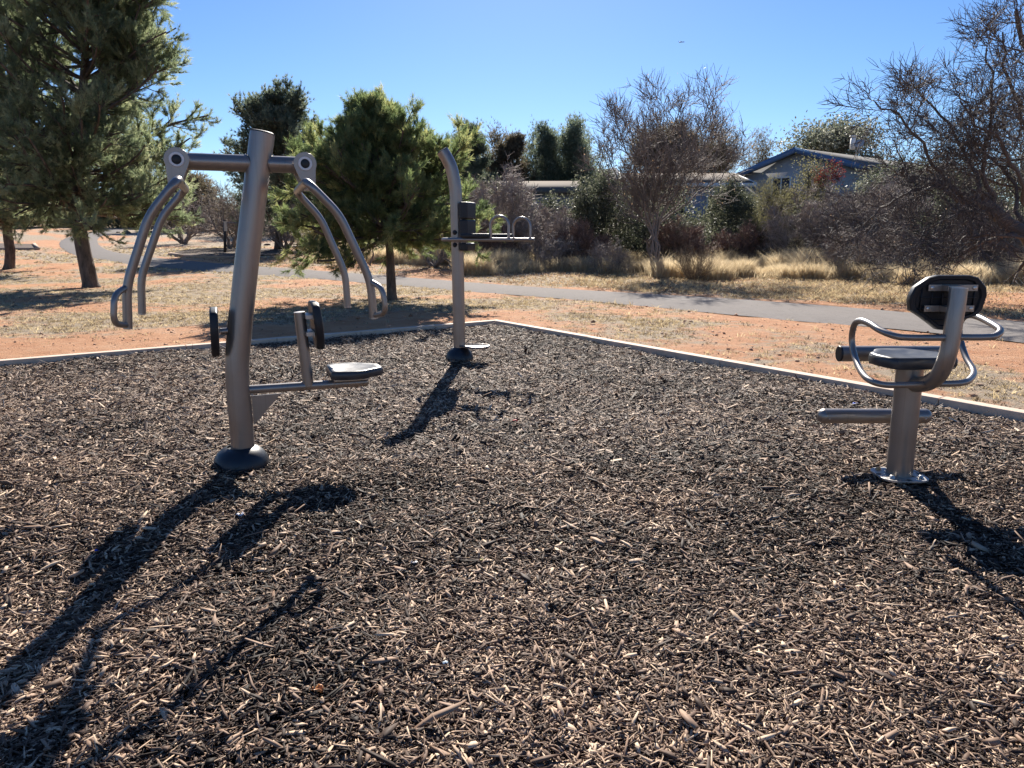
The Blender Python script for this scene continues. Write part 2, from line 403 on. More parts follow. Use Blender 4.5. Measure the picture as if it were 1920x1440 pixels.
# kerb round the bed, in lengths butted with a dark joint
def m_kerb():
    m, n, b, _ = newmat('weathered_kerb'); v = coord(n)
    f = noise(n, 6, 7, .75, v); c = ramp(n, f, [(.3, (.50, .37, .27)), (.7, (.68, .53, .41))])
    c = mixc(n, ramp(n, noise(n, 40, 5, .8, v), [(.58, (0, 0, 0)), (.7, (.5, .5, .5))]), c, (.22, .16, .12))
    n.links.new(c, b.inputs['Base Color']); b.inputs['Roughness'].default_value = .85; bump(n, b, noise(n, 60, 5, .8, v), .4, .006); return m
kb = MB()
def P2(s, t, z): return np.array([Cc[0]+s*dL[0]+t*dR[0], Cc[1]+s*dL[1]+t*dR[1], z])
def kerb_run(along, fixed, L):
    a = 0.0; k = 0
    while a < L:
        e = min(a+2.44, L); dz = .006*(vnoise(a*3.1, fixed+.5, 77)-.5)
        lo, hi = fixed-KW, fixed
        q = lambda u, w, z: (P2(u, w, z) if along == 's' else P2(w, u, z))
        st0 = a+.003 if a > 0 else (-KW if fixed == 0 and along == 's' else 0.0)
        base = [q(st0, lo, -.12), q(e-.003, lo, -.12), q(e-.003, hi, -.12), q(st0, hi, -.12)]
        if along != 's': base = base[::-1]
        prism(kb, base, (0, 0, .12+KERB_TOP+dz)); a = e; k += 1
kerb_run('s', 0.0, LS); kerb_run('t', 0.0, LT); kerb_run('s', LT+KW, LS); kerb_run('t', LS+KW, LT+KW)
tag(kb.build('kerb', m_kerb(), bevel=.008), kind='structure')

# mulch bed base sheet
def m_mulchbase():
    m, n, b, _ = newmat('mulch_fines'); v = coord(n); f = noise(n, 130, 6, .8, v)
    n.links.new(ramp(n, f, [(.32, (.022, .014, .010)), (.52, (.09, .058, .040)), (.70, (.26, .175, .12))]), b.inputs['Base Color'])
    b.inputs['Roughness'].default_value = .95; bump(n, b, f, 1, .02); return m
s_ = np.linspace(0, LS, 240); t_ = np.linspace(0, LT, 240); S, T = np.meshgrid(s_, t_, indexing='ij')
X = Cc[0]+S*dL[0]+T*dR[0]; Y = Cc[1]+S*dL[1]+T*dR[1]; Z = mulch_h(X, Y)-.012
i, j = np.meshgrid(np.arange(239), np.arange(239), indexing='ij')
F = np.stack([i*240+j, (i+1)*240+j, (i+1)*240+j+1, i*240+j+1], -1).reshape(-1, 4)[:, ::-1]
mb = MB(); mb.add(np.stack([X, Y, Z], -1), F); tag(mb.build('mulch_bed', m_mulchbase(), smooth=True), kind='structure')

# wood chips
def m_chip():
    m, n, b, _ = newmat('shredded_wood'); t = attr(n); v = coord(n)
    c = ramp(n, t, [(0, (.012, .0075, .0055)), (.20, (.058, .036, .025)), (.42, (.16, .098, .067)), (.67, (.38, .25, .17)), (1, (.74, .55, .38))])
    f = noise(n, 260, 3, .7, v); c = mixc(n, math_(n, 'MULTIPLY', f, .4), c, (.03, .022, .018))
    n.links.new(c, b.inputs['Base Color']); b.inputs['Roughness'].default_value = .7; b.inputs['Specular IOR Level'].default_value = .22
    return m
def chips():
    mb = MB()
    def scatter(y0, y1, dens, lmin, lmean, near):
        xm0, xm1 = -.80*y1-1.2, .80*y1+1.2
        n = int(dens*(xm1-xm0)*(y1-y0))
        x = rng.uniform(xm0, xm1, n); y = rng.uniform(y0, y1, n)
        s, t = st(x, y); k = (s > .03) & (t > .03) & (s < LS-.03) & (t < LT-.03) & (np.abs(x) < .78*np.maximum(y, .5)+1.0)
        x, y, s, t = x[k], y[k], s[k], t[k]; n = len(x)
        L = np.clip(lmin+rng.exponential(lmean, n), lmin, .13); Wd = np.clip(rng.lognormal(math.log(.0054), .62, n), .0022, .026)
        Wd = np.minimum(Wd*(1.0 if near else 1.25), L*.5); H = Wd*rng.uniform(.14, .5, n)
        patch = fbm(x*1.3, y*1.3, 3, 60); L = L*(.8+.6*fbm(x*.9, y*.9, 2, 88))
        z = mulch_h(x, y)+rng.uniform(-.010, .014, n)
        yaw = rng.uniform(0, math.pi*2, n); pit = rng.normal(0, .24, n); rol = rng.normal(0, .5, n)
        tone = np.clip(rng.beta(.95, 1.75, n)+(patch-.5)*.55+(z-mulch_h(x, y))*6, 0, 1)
        pale = rng.random(n) < .05; tone = np.where(pale, rng.uniform(.85, 1, n), tone)
        d = np.stack([np.cos(yaw)*np.cos(pit), np.sin(yaw)*np.cos(pit), np.sin(pit)], 1)
        sd_ = np.stack([-np.sin(yaw), np.cos(yaw), np.zeros(n)], 1); up = np.cross(d, sd_)
        a = sd_*np.cos(rol)[:, None]+up*np.sin(rol)[:, None]; u = np.cross(d, a)
        c = np.stack([x, y, z+np.abs(np.sin(pit))*L*.35], 1)
        if near:
            bend = (rng.normal(0, .05, n)*L)[:, None]*a + (rng.normal(0, .035, n)*L)[:, None]*u
            secs = []
            for q, (f, w) in enumerate(((-.5, None), (0, 1.0), (.5, None))):
                ww = (rng.uniform(.25, .9, n) if w is None else np.full(n, w))*Wd; hh = (rng.uniform(.4, .9, n) if w is None else np.ones(n))*H
                cc = c+d*(L*f+rng.normal(0, .05, n)*L)[:, None]+(bend if q == 1 else 0)
                sk = rng.normal(0, .35, n)*Wd*(q != 1)
                for sa, su in ((-1, -1), (1, -1), (1, 1), (-1, 1)):
                    secs.append(cc+a*(sa*ww/2)[:, None]+u*(su*hh/2)[:, None]+d*(sa*sk)[:, None])
            V = np.stack(secs, 1)
            base = (np.arange(n)*12)[:, None]; Fl = []
            for q in (0, 4):
                for e in range(4): Fl.append(np.stack([base[:, 0]+q+e, base[:, 0]+q+(e+1) % 4, base[:, 0]+q+4+(e+1) % 4, base[:, 0]+q+4+e], 1))
            Fl.append(np.stack([base[:, 0]+3, base[:, 0]+2, base[:, 0]+1, base[:, 0]], 1)); Fl.append(np.stack([base[:, 0]+8+k for k in range(4)], 1))
            tv = np.repeat(tone, 12)
        else:
            vs = []
            for f in (-.5, .5):
                for sa, hu in ((-1, -.3), (.1, .7), (1, -.3)):
                    vs.append(c+d*(L*f)[:, None]+a*(sa*Wd/2*(1 if f < 0 else .7))[:, None]+u*(hu*H)[:, None])
            V = np.stack(vs, 1); b0 = np.arange(n)*6
            Fl = [np.stack([b0, b0+1, b0+4, b0+3], 1), np.stack([b0+1, b0+2, b0+5, b0+4], 1)]; tv = np.repeat(tone, 6)
        mb.add(V, [np.concatenate(Fl)], tv)
    scatter(1.0, 2.9, 27000, .008, .0135, True)
    scatter(2.9, 4.6, 12500, .012, .017, True)
    scatter(4.6, 7.5, 8000, .015, .018, False)
    scatter(7.5, 12.6, 3600, .022, .022, False)
    # a few long splinters
    scatter(1.0, 5, 110, .05, .025, True)
    tag(mb.build('wood_chips', m_chip()), 'brown shredded wood chips covering the exercise bed', 'wood chips', kind='stuff')
chips()

# ---------------- exercise machine 1: two-sided press on a leaning column ----------------
def frame(px, py, theta, z=0):
    d = ray(px, py); B = O+d*((z-O[2])/d[2]); c = np.array([math.cos(R(theta)), math.sin(R(theta)), 0]); n = np.array([math.sin(R(theta)), -math.cos(R(theta)), 0]); return B, c, n
def onplane(B, n, off=0.0):
    def f(px, py, o=None):
        d = ray(px, py); oo = off if o is None else o
        t = ((B-O)@n+oo)/(d@n); return O+d*t
    return f
ZU = np.array([0, 0, 1.0])
def machine_press():
    B = np.array([-1.685, 4.47, -.01]); th = 21; c = np.array([math.cos(R(th)), math.sin(R(th)), 0]); n = np.array([math.sin(R(th)), -math.cos(R(th)), 0])
    f = onplane(B, n)
    t = thing('press_machine', 'grey leaning column machine with four hanging handle arms and one seat on a beam', 'exercise machine', B)
    cr = .070
    colp = [B+ZU*.03, f(455, 835), f(447.5, 740), f(445, 690), f(447, 652), f(457, 545), f(474, 395), f(492, 249)]
    colp = catmull(colp, 8)
    mb = MB(); tube(mb, colp, cr, 40); mb.build('column', M_METAL, t, smooth=True, autosmooth=40)
    top = colp[-1]; ax = colp[-1]-colp[-2]; ax /= np.linalg.norm(ax)
    mb = MB(); lathe(mb, [(cr+.001, -.004), (cr+.001, .003), (cr-.01, .007), (.01, .008)], top, ax); mb.build('top_cap', M_PLAST, t, smooth=True, autosmooth=40)
    # hoods over the foot of the column
    mb = MB(); prof = [(.16, -.03), (.167, .03), (.165, .055), (.155, .085), (.135, .115), (.108, .137), (.09, .145), (.078, .147), (.0765, .135), (.0715, .135)]
    lathe(mb, prof, B, seg=48); mb.build('base_cover', M_RUB, t, smooth=True, autosmooth=50)
    # crossbar
    hl, hr = f(333, 304), f(571, 308)
    z_ = (hl[2]+hr[2])/2; hl[2] = hr[2] = z_
    mb = MB(); tube(mb, [hl, hr], .048, 32); mb.build('crossbar', M_METAL, t, smooth=True, autosmooth=40)
    ct = np.array([np.interp(hl[2], colp[:, 2], colp[:, a]) for a in range(3)])
    for e in (hl, hr):
        dd = (e-ct)/np.linalg.norm(e-ct); q = ct+dd*(cr+.002); a = np.linspace(0, 2*math.pi, 33); u_ = np.cross(dd, ZU)
        mb = MB(); tube(mb, [q+u_*math.cos(x)*.049+ZU*math.sin(x)*.049-dd*(cr-math.sqrt(cr*cr-(math.cos(x)*.049)**2)) for x in a], .0045*1.0, 6, caps=False); mb.build('weld_bead', M_METAL, t, smooth=True)
    # hubs, plates, rings
    for nm, (px, py), hub in (('l', (331, 299), hl), ('r', (572, 307), hr)):
        cx = f(px, py, .085); hubc = cx-n*.085
        mb = MB(); tube(mb, [hubc-n*.073, hubc+n*.073], .047, 32); mb.build('hub', M_METAL, t, smooth=True, autosmooth=40)
        sgn = -1 if nm == 'l' else 1
        for off in (.082, -.082):
            cc = hubc+n*off; pts = []
            low = .135
            sh = -sgn*(-.02)
            for a in np.linspace(R(-25), R(205), 24): pts.append(cc+c*math.cos(a)*.066+ZU*math.sin(a)*.066)
            pts += [cc+c*(sh-.034)-ZU*low, cc+c*(sh-.022)-ZU*(low+.012), cc+c*(sh+.022)-ZU*(low+.012), cc+c*(sh+.034)-ZU*low]
            mb = MB(); prism(mb, np.array(pts)[::-1]-n*.006, n*.012); mb.build('swing_plate', M_METAL, t, bevel=.002)
            if off > 0:
                cf = cc+n*.006
                mb = MB(); lathe(mb, [(.040, 0), (.040, .006), (.038, .0085), (.027, .0085), (.026, .004)], cf, n); mb.build('white_ring', M_WHITE, t, smooth=True, autosmooth=40)
                mb = MB(); lathe(mb, [(.0262, .0), (.0262, .006), (.020, .010), (.008, .0115), (.001, .0117)], cf, n); mb.build('pivot_cap', M_PLAST, t, smooth=True, autosmooth=40)
    # swing arms: U-shaped tubes, near leg / far leg
    nearo, faro = .40, -.50
    arms = {
     'l': ([(333, 336), (279, 405), (237.5, 535), (239.5, 615)], [(348, 355), (304, 405), (264.5, 520), (266.5, 588)]),
     'r': ([(575, 340), (636, 402), (694, 525), (701, 596)], [(556, 360), (601, 408), (647, 512), (652, 575)])}
    for nm, (nr, fr) in arms.items():
        A = [f(*p, nearo) for p in nr]; Z2 = [f(*p, faro) for p in fr]
        # keep both legs in one slanted plane by evening out heights
        up0 = .5*(A[0]+Z2[0])
        cen = np.array([A[0], Z2[0]]).mean(0)
        pts = A[::-1]+Z2
        fp = fillet(pts, .075, 8)
        mb = MB(); tube(mb, fp, .0235, 22); arm = mb.build('swing_arm', M_METAL, t, smooth=True, autosmooth=40)
        sg = -1 if nm == 'l' else 1
        for L, dirn in ((A, n*.9+c*sg*.42), (Z2, -n*.97+c*sg*.1)):
            lo, hi = L[-1], L[-2]; v = lo-hi; v /= np.linalg.norm(v); d = dirn/np.linalg.norm(dirn)
            p0 = hi+v*.012; p5 = lo-v*.016; D = .125
            pts = fillet([p0+d*.012, p0+d*D*.9+v*.03, p5+d*D-v*.02, p5+d*.012], .06, 8)
            mb = MB(); tube(mb, pts, .0160, 16); mb.build('grip', M_METAL, t, smooth=True, autosmooth=40)
            mb = MB(); lathe(mb, [(.0237, -.002), (.0237, .004), (.015, .007), (.001, .0075)], lo, v); mb.build('end_cap', M_METAL_L, t, smooth=True, autosmooth=40)
    # left back pad on a stub
    pc = f(406.5, 622); stub0 = f(432, 620)
    mb = MB(); tube(mb, [stub0+c*.03, pc+c*.02], .021, 20); mb.build('pad_stub', M_METAL, t, smooth=True, autosmooth=40)
    def back_pad(center, tilt, w=.36, h=.30, th_=.052, flip=1):
        az = ZU*math.cos(tilt)+c*math.sin(tilt); out = []
        for (a, b) in ((-.5, .18), (-.42, .42), (-.28, .5), (.28, .5), (.42, .42), (.5, .18), (.5, -.1), (.36, -.34), (.16, -.5), (-.16, -.5), (-.36, -.34), (-.5, -.1)):
            out.append(center+n*a*w+az*b*h-c*th_/2)
        m2 = MB(); prism(m2, np.array(out)[::-1], c*th_); return m2
    back_pad(pc-c*.012, .02, .30, .285, .046).build('back_pad', M_PLAST, t, bevel=.012)
    # sign plate wrapped round the column, left side
    q = [f(436, 580), f(433.5, 622), f(430.5, 664)]
    ang = np.linspace(R(85), R(192), 10); V = []
    axs = [np.array(x) for x in ((f(449.5, 622)-c*0),)]
    mb = MB(); Vs = []
    cl = [f(454, 580), f(449.5, 622), f(446.5, 664)]
    for pnt in cl:
        for rr in (cr+.0045, cr+.001):
            for a in ang: Vs.append(pnt+c*math.cos(a)*rr*1.0+(-n)*(-math.sin(a))*rr*(-1))
    Vs = np.array(Vs).reshape(3, 2, 10, 3)
    outer, inner = Vs[:, 0], Vs[:, 1]
    VV = np.concatenate([outer.reshape(-1, 3), inner.reshape(-1, 3)]); Fq = []
    for a in range(2):
        for b in range(9): Fq.append([a*10+b, a*10+b+1, (a+1)*10+b+1, (a+1)*10+b])
    for b in range(9):
        Fq.append([b, 30+b, 31+b, b+1]); Fq.append([20+b, 21+b, 51+b, 50+b])
    for a in range(2):
        Fq.append([a*10, (a+1)*10, 30+(a+1)*10, 30+a*10]); Fq.append([a*10+9, 30+a*10+9, 30+(a+1)*10+9, (a+1)*10+9])
    mb.add(VV, np.array(Fq)); mb.build('sign_plate', M_LABEL, t, smooth=True, autosmooth=40)
    # seat beam, gusset
    b0, b1 = f(468, 738), f(688, 709); b0 = b0-c*.02
    b1[2] = b0[2] = (b0[2]+b1[2])/2
    mb = MB(); tube(mb, [b0, b1], .0275, 24); mb.build('seat_beam', M_METAL, t, smooth=True, autosmooth=40)
    g = [f(471, 742), f(530, 737), f(521, 744), f(508, 760), f(500, 768), f(490, 782), f(484, 787), f(476, 797)]
    mb = MB(); prism(mb, np.array(g)[::-1]-n*.005, n*.01); mb.build('gusset', M_METAL, t, bevel=.0015)
    # backrest post and pad
    p0, p1 = f(578, 716), f(561.5, 586); p0[2] = b0[2]
    mb = MB(); tube(mb, [p0, p1], .034, 28); mb.build('backrest_post', M_METAL, t, smooth=True, autosmooth=40)
    az = p1-p0; az /= np.linalg.norm(az)
    mb = MB(); lathe(mb, [(.0343, -.002), (.0343, .004), (.02, .006), (.001, .0065)], p1, az); mb.build('post_cap', M_METAL_L, t, smooth=True, autosmooth=40)
    pc2 = f(590, 610); pd = back_pad(pc2+c*.012, -.09, .30, .30, .05); pd.build('backrest', M_PLAST, t, bevel=.014)
    for zz in (.06, -.045):
        mb = MB(); q = pc2+ZU*zz; box(mb, q-c*.035+n*.0, .05, .17, .026, c, n, ZU); box(mb, q-c*.016, .006, .22, .034, c, n, ZU); mb.build('bracket', M_METAL_L, t, bevel=.002)
    # seat
    sc = f(667, 690); sz = b0[2]+.028
    ctr = b1-c*.105; ctr[2] = sz+.012
    mb = MB(); box(mb, [ctr[0], ctr[1], sz+.004], .22, .14, .012, c, n, ZU); mb.build('seat_plate', M_METAL_L, t, bevel=.002)
    seat(t, ctr+ZU*.005+c*.01, c, .92)
    return t
def seat(parent, ctr, fw, sc=1.0, mat=None):
    """moulded seat: broad at the back, tongue at the front, slightly dished; fw = forward direction"""
    fw = np.array(fw); lat = np.cross(ZU, fw)
    outl = [(-.155, -.16), (-.185, -.12), (-.20, -.02), (-.19, .06), (-.13, .13), (-.10, .18), (-.075, .205), (.075, .205), (.10, .18), (.13, .13), (.19, .06), (.20, -.02), (.185, -.12), (.155, -.16)]
    outl = np.array(outl)*sc; n = len(outl); rings = []
    for k, z in ((.80, 0), (.97, .008), (1.0, .022), (1.0, .045), (.975, .060), (.93, .066), (.78, .060), (.5, .052), (.2, .050)):
        rings.append([ctr+lat*(a*k)+fw*(b*k)+ZU*z*sc for a, b in outl])
    V = np.array(rings).reshape(-1, 3); Fq = []
    for r_ in range(len(rings)-1):
        for q in range(n): Fq.append([r_*n+q, r_*n+(q+1) % n, (r_+1)*n+(q+1) % n, (r_+1)*n+q])
    m2 = MB(); m2.add(V, [np.array(Fq)[:, ::-1].copy(), np.arange(n)[None].copy(), np.arange((len(rings)-1)*n, len(rings)*n)[None, ::-1].copy()])
    o = m2.build('seat', M_PAD, parent, smooth=True, autosmooth=50); return o
machine_press()

# ---------------- machine 2: dip and knee-raise tower ----------------
def machine_tower():
    B = np.array([-.615, 8.66, 0.]); th = -22; c = np.array([math.cos(R(th)), math.sin(R(th)), 0]); n = np.array([math.sin(R(th)), -math.cos(R(th)), 0])
    f = onplane(B, np.array([0, -1.0, 0]))
    g = onplane(B, n)
    t = thing('dip_station', 'tall grey post with curved top, back pads and two dip handles beside the kerb corner', 'exercise machine', B)
    cr = .070
    col = catmull([B+ZU*.02, f(861.5, 650), f(858, 480), f(855.5, 390), f(853.5, 352), f(847, 318), f(839, 299), f(829.5, 283)], 8)
    mb = MB(); tube(mb, col, cr, 36); mb.build('column', M_METAL, t, smooth=True, autosmooth=40)
    ax = col[-1]-col[-2]; ax /= np.linalg.norm(ax)
    mb = MB(); lathe(mb, [(cr+.001, -.004), (cr+.001, .003), (cr-.01, .007), (.01, .008)], col[-1], ax); mb.build('top_cap', M_PLAST, t, smooth=True, autosmooth=40)
    mb = MB(); lathe(mb, [(.16, -.03), (.165, .02), (.158, .06), (.140, .10), (.112, .13), (.09, .150), (.076, .156), (.0715, .156)], B, seg=44); mb.build('base_cover', M_RUB, t, smooth=True, autosmooth=50)
    fx = lambda px, py: g(px, py)
    # back pads
    zt = lambda py: f(868, py)[2]
    cB = lambda off: B+c*off
    def pad(z0, z1, w, off, th_, nm):
        m2 = MB(); zc = (z0+z1)/2; box(m2, cB(off)+ZU*zc, th_, w, z1-z0, c, n, ZU); return m2.build(nm, M_PLAST, t, bevel=.018)
    pad(zt(411), zt(379.5), .24, .125, .10, 'back_pad'); pad(zt(446), zt(412), .24, .125, .10, 'back_pad'); pad(zt(470), zt(455.5), .22, .12, .10, 'back_pad')
    mb = MB(); box(mb, cB(.072)+ZU*(zt(470)+zt(379))/2, .02, .12, zt(381)-zt(470), c, n, ZU); mb.build('pad_rail', M_METAL, t, bevel=.003)
    # U-shaped dip frame round the column
    zb = 1.392; Lc = .80; wn, wf = .31, -.34
    pn = lambda a, b, z=0: B+c*a+n*b+ZU*(zb+z)
    pts = fillet([pn(Lc, wn), pn(-.02, wn), pn(-.11, wn*.55), pn(-.11, wf*.55), pn(-.02, wf), pn(Lc, wf)], .09, 7)
    mb = MB(); tube(mb, pts, .021, 18); mb.build('dip_frame', M_METAL, t, smooth=True, autosmooth=40)
    for w in (wn, wf):
        mb = MB(); box(mb, pn(.37, w, .042), .34, .11, .045, c, n, ZU); mb.build('arm_pad', M_PLAST, t, bevel=.014)
        pts = [pn(.53, w)]+[pn(.645-.105*math.cos(a), w, .14+.105*math.sin(a)) for a in np.linspace(0, math.pi, 13)]+[pn(.75, w)]
        pts[0] = pn(.54, w)
        mb = MB(); tube(mb, pts, .0165, 16); mb.build('dip_handle', M_METAL, t, smooth=True, autosmooth=40)
    for py in (436, 459):
        q = f(850.5, py); mb = MB(); lathe(mb, [(.028, -.03), (.028, .0), (.02, .012), (.001, .015)], B+np.array([0, -.067, 0])+ZU*q[2]+np.array([q[0]-B[0]+.02, 0, 0])*1.0, (0, -1, 0), 20); mb.build('bolt_cover', M_PLAST, t, smooth=True, autosmooth=50)
    mb = MB(); box(mb, B-c*.0705+ZU*(f(858, 395)[2]), .006, .07, .22, c, n, ZU); mb.build('sign_plate', M_METAL_L, t, bevel=.002)
    # foot step: looped plate with raised rim
    zs = f(885, 648)[2]
    out = []
    for a in np.linspace(-math.pi/2, math.pi/2, 15): out.append(B+c*(.235+.13*math.cos(a))+n*(.15*math.sin(a))+ZU*zs)
    out = [B+c*.02-n*.05+ZU*zs]+out+[B+c*.02+n*.05+ZU*zs]
    mb = MB(); prism(mb, np.array(out), -ZU*.012)
    mb.build('foot_step', M_METAL_L, t, bevel=.003)
    mb = MB(); tube(mb, [q+ZU*.004 for q in out], .012, 12); mb.build('step_rim', M_METAL, t, smooth=True)
machine_tower()

# ---------------- machine 3: seat with rollers ----------------
def machine_seat():
    B = np.array([2.29, 4.235, 0.0]); c = np.array([1, 0, 0]); fw = np.array([0, 1.0, 0])
    t = thing('leg_machine', 'seated leg exercise machine with octagonal backrest, looped armrests and foot rollers', 'exercise machine', B)
    mb = MB(); tube(mb, [B+ZU*.02, B+ZU*.70], .0725, 40); mb.build('column', M_METAL, t, smooth=True, autosmooth=40)
    # lobed flange
    a = np.linspace(0, 2*math.pi, 72, endpoint=False); rr = .147+.012*np.cos(4*(a-R(45)))
    mb = MB(); prism(mb, np.stack([B[0]+rr*np.cos(a), B[1]+rr*np.sin(a), np.full(72, .022)], 1), (0, 0, .013)); mb.build('base_flange', M_METAL_L, t, bevel=.002)
    for k, an in enumerate((45, 135, 225, 315)):
        q = B+np.array([.118*math.cos(R(an)), .118*math.sin(R(an)), .035])
        mb = MB(); lathe(mb, [(.017, 0), (.017, .004), (.013, .005), (.013, .014), (.009, .018), (.001, .0185)], q, seg=6 if k % 2 else 18); mb.build('bolt', M_YEL if k in (1, 0) else M_BOLT, t)
    for an in (0, 90, 180, 270):
        q = B+np.array([.120*math.cos(R(an)), .120*math.sin(R(an)), .0352])
        mb = MB(); lathe(mb, [(.015, 0), (.0148, .001), (.001, .0012)], q, seg=18); mb.build('bolt_hole', M_PLAST, t)
    # J-shaped back post
    pp = [((1797.5, 541), 3.90), ((1793, 575), 3.89), ((1789, 600), 3.885), ((1783, 640), 3.88), ((1774, 674), 3.885), ((1761, 702), 3.92), ((1742, 717), 4.0), ((1722, 721), 4.12), ((1712, 719), 4.2)]
    pts = catmull([at(*p, Y) for p, Y in pp], 6)
    mb = MB(); tube(mb, pts, .0435, 30); mb.build('back_post', M_METAL, t, smooth=True, autosmooth=40)
    ax = pts[0]-pts[1]; ax /= np.linalg.norm(ax)
    mb = MB(); lathe(mb, [(.0437, -.002), (.0437, .004), (.02, .006), (.001, .0065)], pts[0], ax); mb.build('post_cap', M_METAL_L, t, smooth=True, autosmooth=40)
    # armrest loops
    s3 = lambda x, y: (x/3.6+1400, y/3.6+400)
    left = [((1775, 633), 3.88), ((1706, 633), 3.88), ((1678, 630), 3.885), ((1650, 619), 3.97), ((1631, 607), 4.08), ((1615, 601.5), 4.19), ((1603, 607), 4.27), ((1597.5, 628), 4.32), ((1598.5, 650), 4.31), ((1604, 672), 4.25), ((1615, 697), 4.12), ((1631, 713), 4.0), ((1656, 721), 3.94), ((1690, 722), 3.95), ((1745, 720), 4.0)]
    right = [((1790, 632.5), 3.88), ((1844, 632.5), 3.88), ((1865, 630), 3.885), ((1875.5, 622), 3.92), ((1869, 613), 3.98), ((1833, 594), 4.22), ((1812, 592), 4.32), ((1800, 606), 4.38), ((1799, 625), 4.38), ((1803, 645), 4.35), ((1812, 672), 4.26), ((1825, 695), 4.14), ((1821, 709), 4.04), ((1803, 718), 3.97), ((1750, 720), 4.0)]
    for L in (left, right):
        mb = MB(); tube(mb, catmull([at(*p, Y) for p, Y in L], 6), .0175, 18); mb.build('armrest', M_METAL, t, smooth=True, autosmooth=40)
    # backrest: octagon with a tongue
    ol = [(1107, 560), (1135, 497), (1230, 432), (1290, 417), (1500, 417), (1560, 432), (1618, 500), (1625, 555), (1597, 655), (1560, 692), (1470, 722), (1420, 760), (1345, 792), (1300, 788), (1240, 742), (1185, 702), (1112, 655), (1103, 600)]
    Yb = 3.985
    outer = np.array([at(*s3(x, y), Yb) for x, y in ol]); cen = outer.mean(0)
    tilt = lambda P: P+np.outer((P[:, 2]-cen[2]), np.array([0, -.10, 0]))
    n_ = len(outer); rings = []
    for k, dy in ((.82, .012), (.86, .002), (.97, 0), (1.0, .008), (1.0, .040), (.96, .055), (.85, .062), (.5, .056), (.2, .05)):
        rings.append(tilt(cen+(outer-cen)*k)+np.array([0, dy, 0]))
    V = np.array(rings).reshape(-1, 3); Fq = [[r_*n_+q, r_*n_+(q+1) % n_, (r_+1)*n_+(q+1) % n_, (r_+1)*n_+q] for r_ in range(len(rings)-1) for q in range(n_)]
    m2 = MB(); m2.add(V, [np.array(Fq), np.arange(n_)[None, ::-1].copy(), np.arange((len(rings)-1)*n_, len(rings)*n_)[None].copy()])
    br = m2.build('backrest', M_PLAST, t, smooth=True, autosmooth=35)
    # ribs moulded in the back
    mb = MB()
    for zz in np.linspace(-.09, .09, 4): box(mb, cen+np.array([0, .006-zz*.1, zz]), .30*(1 if zz > -.05 else .7), .010, .004)
    for xx in np.linspace(-.14, .14, 6): box(mb, cen+np.array([xx, .006, .02]), .004, .010, .15)
    mb.build('rib', M_PLAST, t)
    # brackets with bolts
    for (x0, x1, y) in ((1227, 1560, 503), (1198, 1533, 643)):
        a0, a1 = at(*s3(x0, y), Yb-.012), at(*s3(x1, y), Yb-.012); mid = (a0+a1)/2
        mb = MB(); box(mb, mid, a1[0]-a0[0], .007, .034); bk = mb.build('bracket', M_METAL, t, bevel=.0015)
        for e in (a0+c*.018, a1-c*.018):
            mb = MB(); lathe(mb, [(.010, 0), (.010, .004), (.006, .006), (.001, .0065)], e-fw*.0036, (0, -1, 0), 16); mb.build('bolt', M_BOLT, t, smooth=True, autosmooth=40)
        mb = MB(); box(mb, [pts[4][0]+.0, Yb-.045, mid[2]], .085, .06, .03); mb.build('bracket', M_METAL, t, bevel=.002)
    # seat and its plate
    mb = MB(); prism(mb, [B+np.array([-.10, -.10, .685]), B+np.array([.10, -.10, .685]), B+np.array([.10, .10, .685]), B+np.array([-.10, .10, .685])], (0, 0, .012)); mb.build('seat_plate', M_METAL_L, t, bevel=.003)
    seat(t, np.array([2.262, 4.20, .690]), (-.06, 1, 0), 1.08)
    # rollers
    y1, y2 = 4.50, 4.66
    A0, A1 = at(1574, 664, y1), at(1764, 662, y1); zc = (A0[2]+A1[2])/2; A0[2] = A1[2] = zc
    mb = MB(); tube(mb, [A0, A1], .048, 32); mb.build('knee_roller', M_METAL, t, smooth=True, autosmooth=40)
    mb = MB(); lathe(mb, [(.0485, -.004), (.0485, .003), (.046, .006), (.001, .007)], A0, (-1, 0, 0), 32); mb.build('roller_cap', M_PLAST, t, smooth=True, autosmooth=40)
    mb = MB(); lathe(mb, [(.0485, -.004), (.0485, .003), (.046, .006), (.001, .007)], A1, (1, 0, 0), 32); mb.build('roller_cap', M_PLAST, t, smooth=True, autosmooth=40)
    mb = MB(); tube(mb, [A1-c*.17, A1-c*.16], .0495, 32); mb.build('roller_collar', M_METAL, t, smooth=True, autosmooth=40)
    B0, B1 = at(1546, 780, y2), at(1733, 780, y2); zc2 = B0[2]
    mb = MB(); tube(mb, [B0, B1], .0475, 32); mb.build('foot_roller', M_METAL, t, smooth=True, autosmooth=40)
    for q, s in ((B0, -1), (B1, 1)):
        prof = [(.0485*math.cos(a), .045*math.sin(a)) for a in np.linspace(-.25, 1.5, 10)]
        mb = MB(); lathe(mb, prof, q, (s, 0, 0), 32); mb.build('roller_end', M_METAL, t, smooth=True, autosmooth=60)
        mb = MB(); lathe(mb, [(.005, 0), (.005, .003), (.001, .0035)], q-c*s*.014+np.array([0, -.0468, -.008]), (0, -1, 0), 12); mb.build('rivet', M_BOLT, t)
    mid = np.array([B[0]-.02, 0, 0]);
    mb = MB(); tube(mb, [B+ZU*.55+c*.0, np.array([2.43, y1, zc])], .028, 20); mb.build('roller_arm', M_METAL, t, smooth=True)
    mb = MB(); tube(mb, [B+ZU*.42, np.array([2.47, y2, zc2])], .024, 20); mb.build('roller_arm', M_METAL, t, smooth=True)
machine_seat()

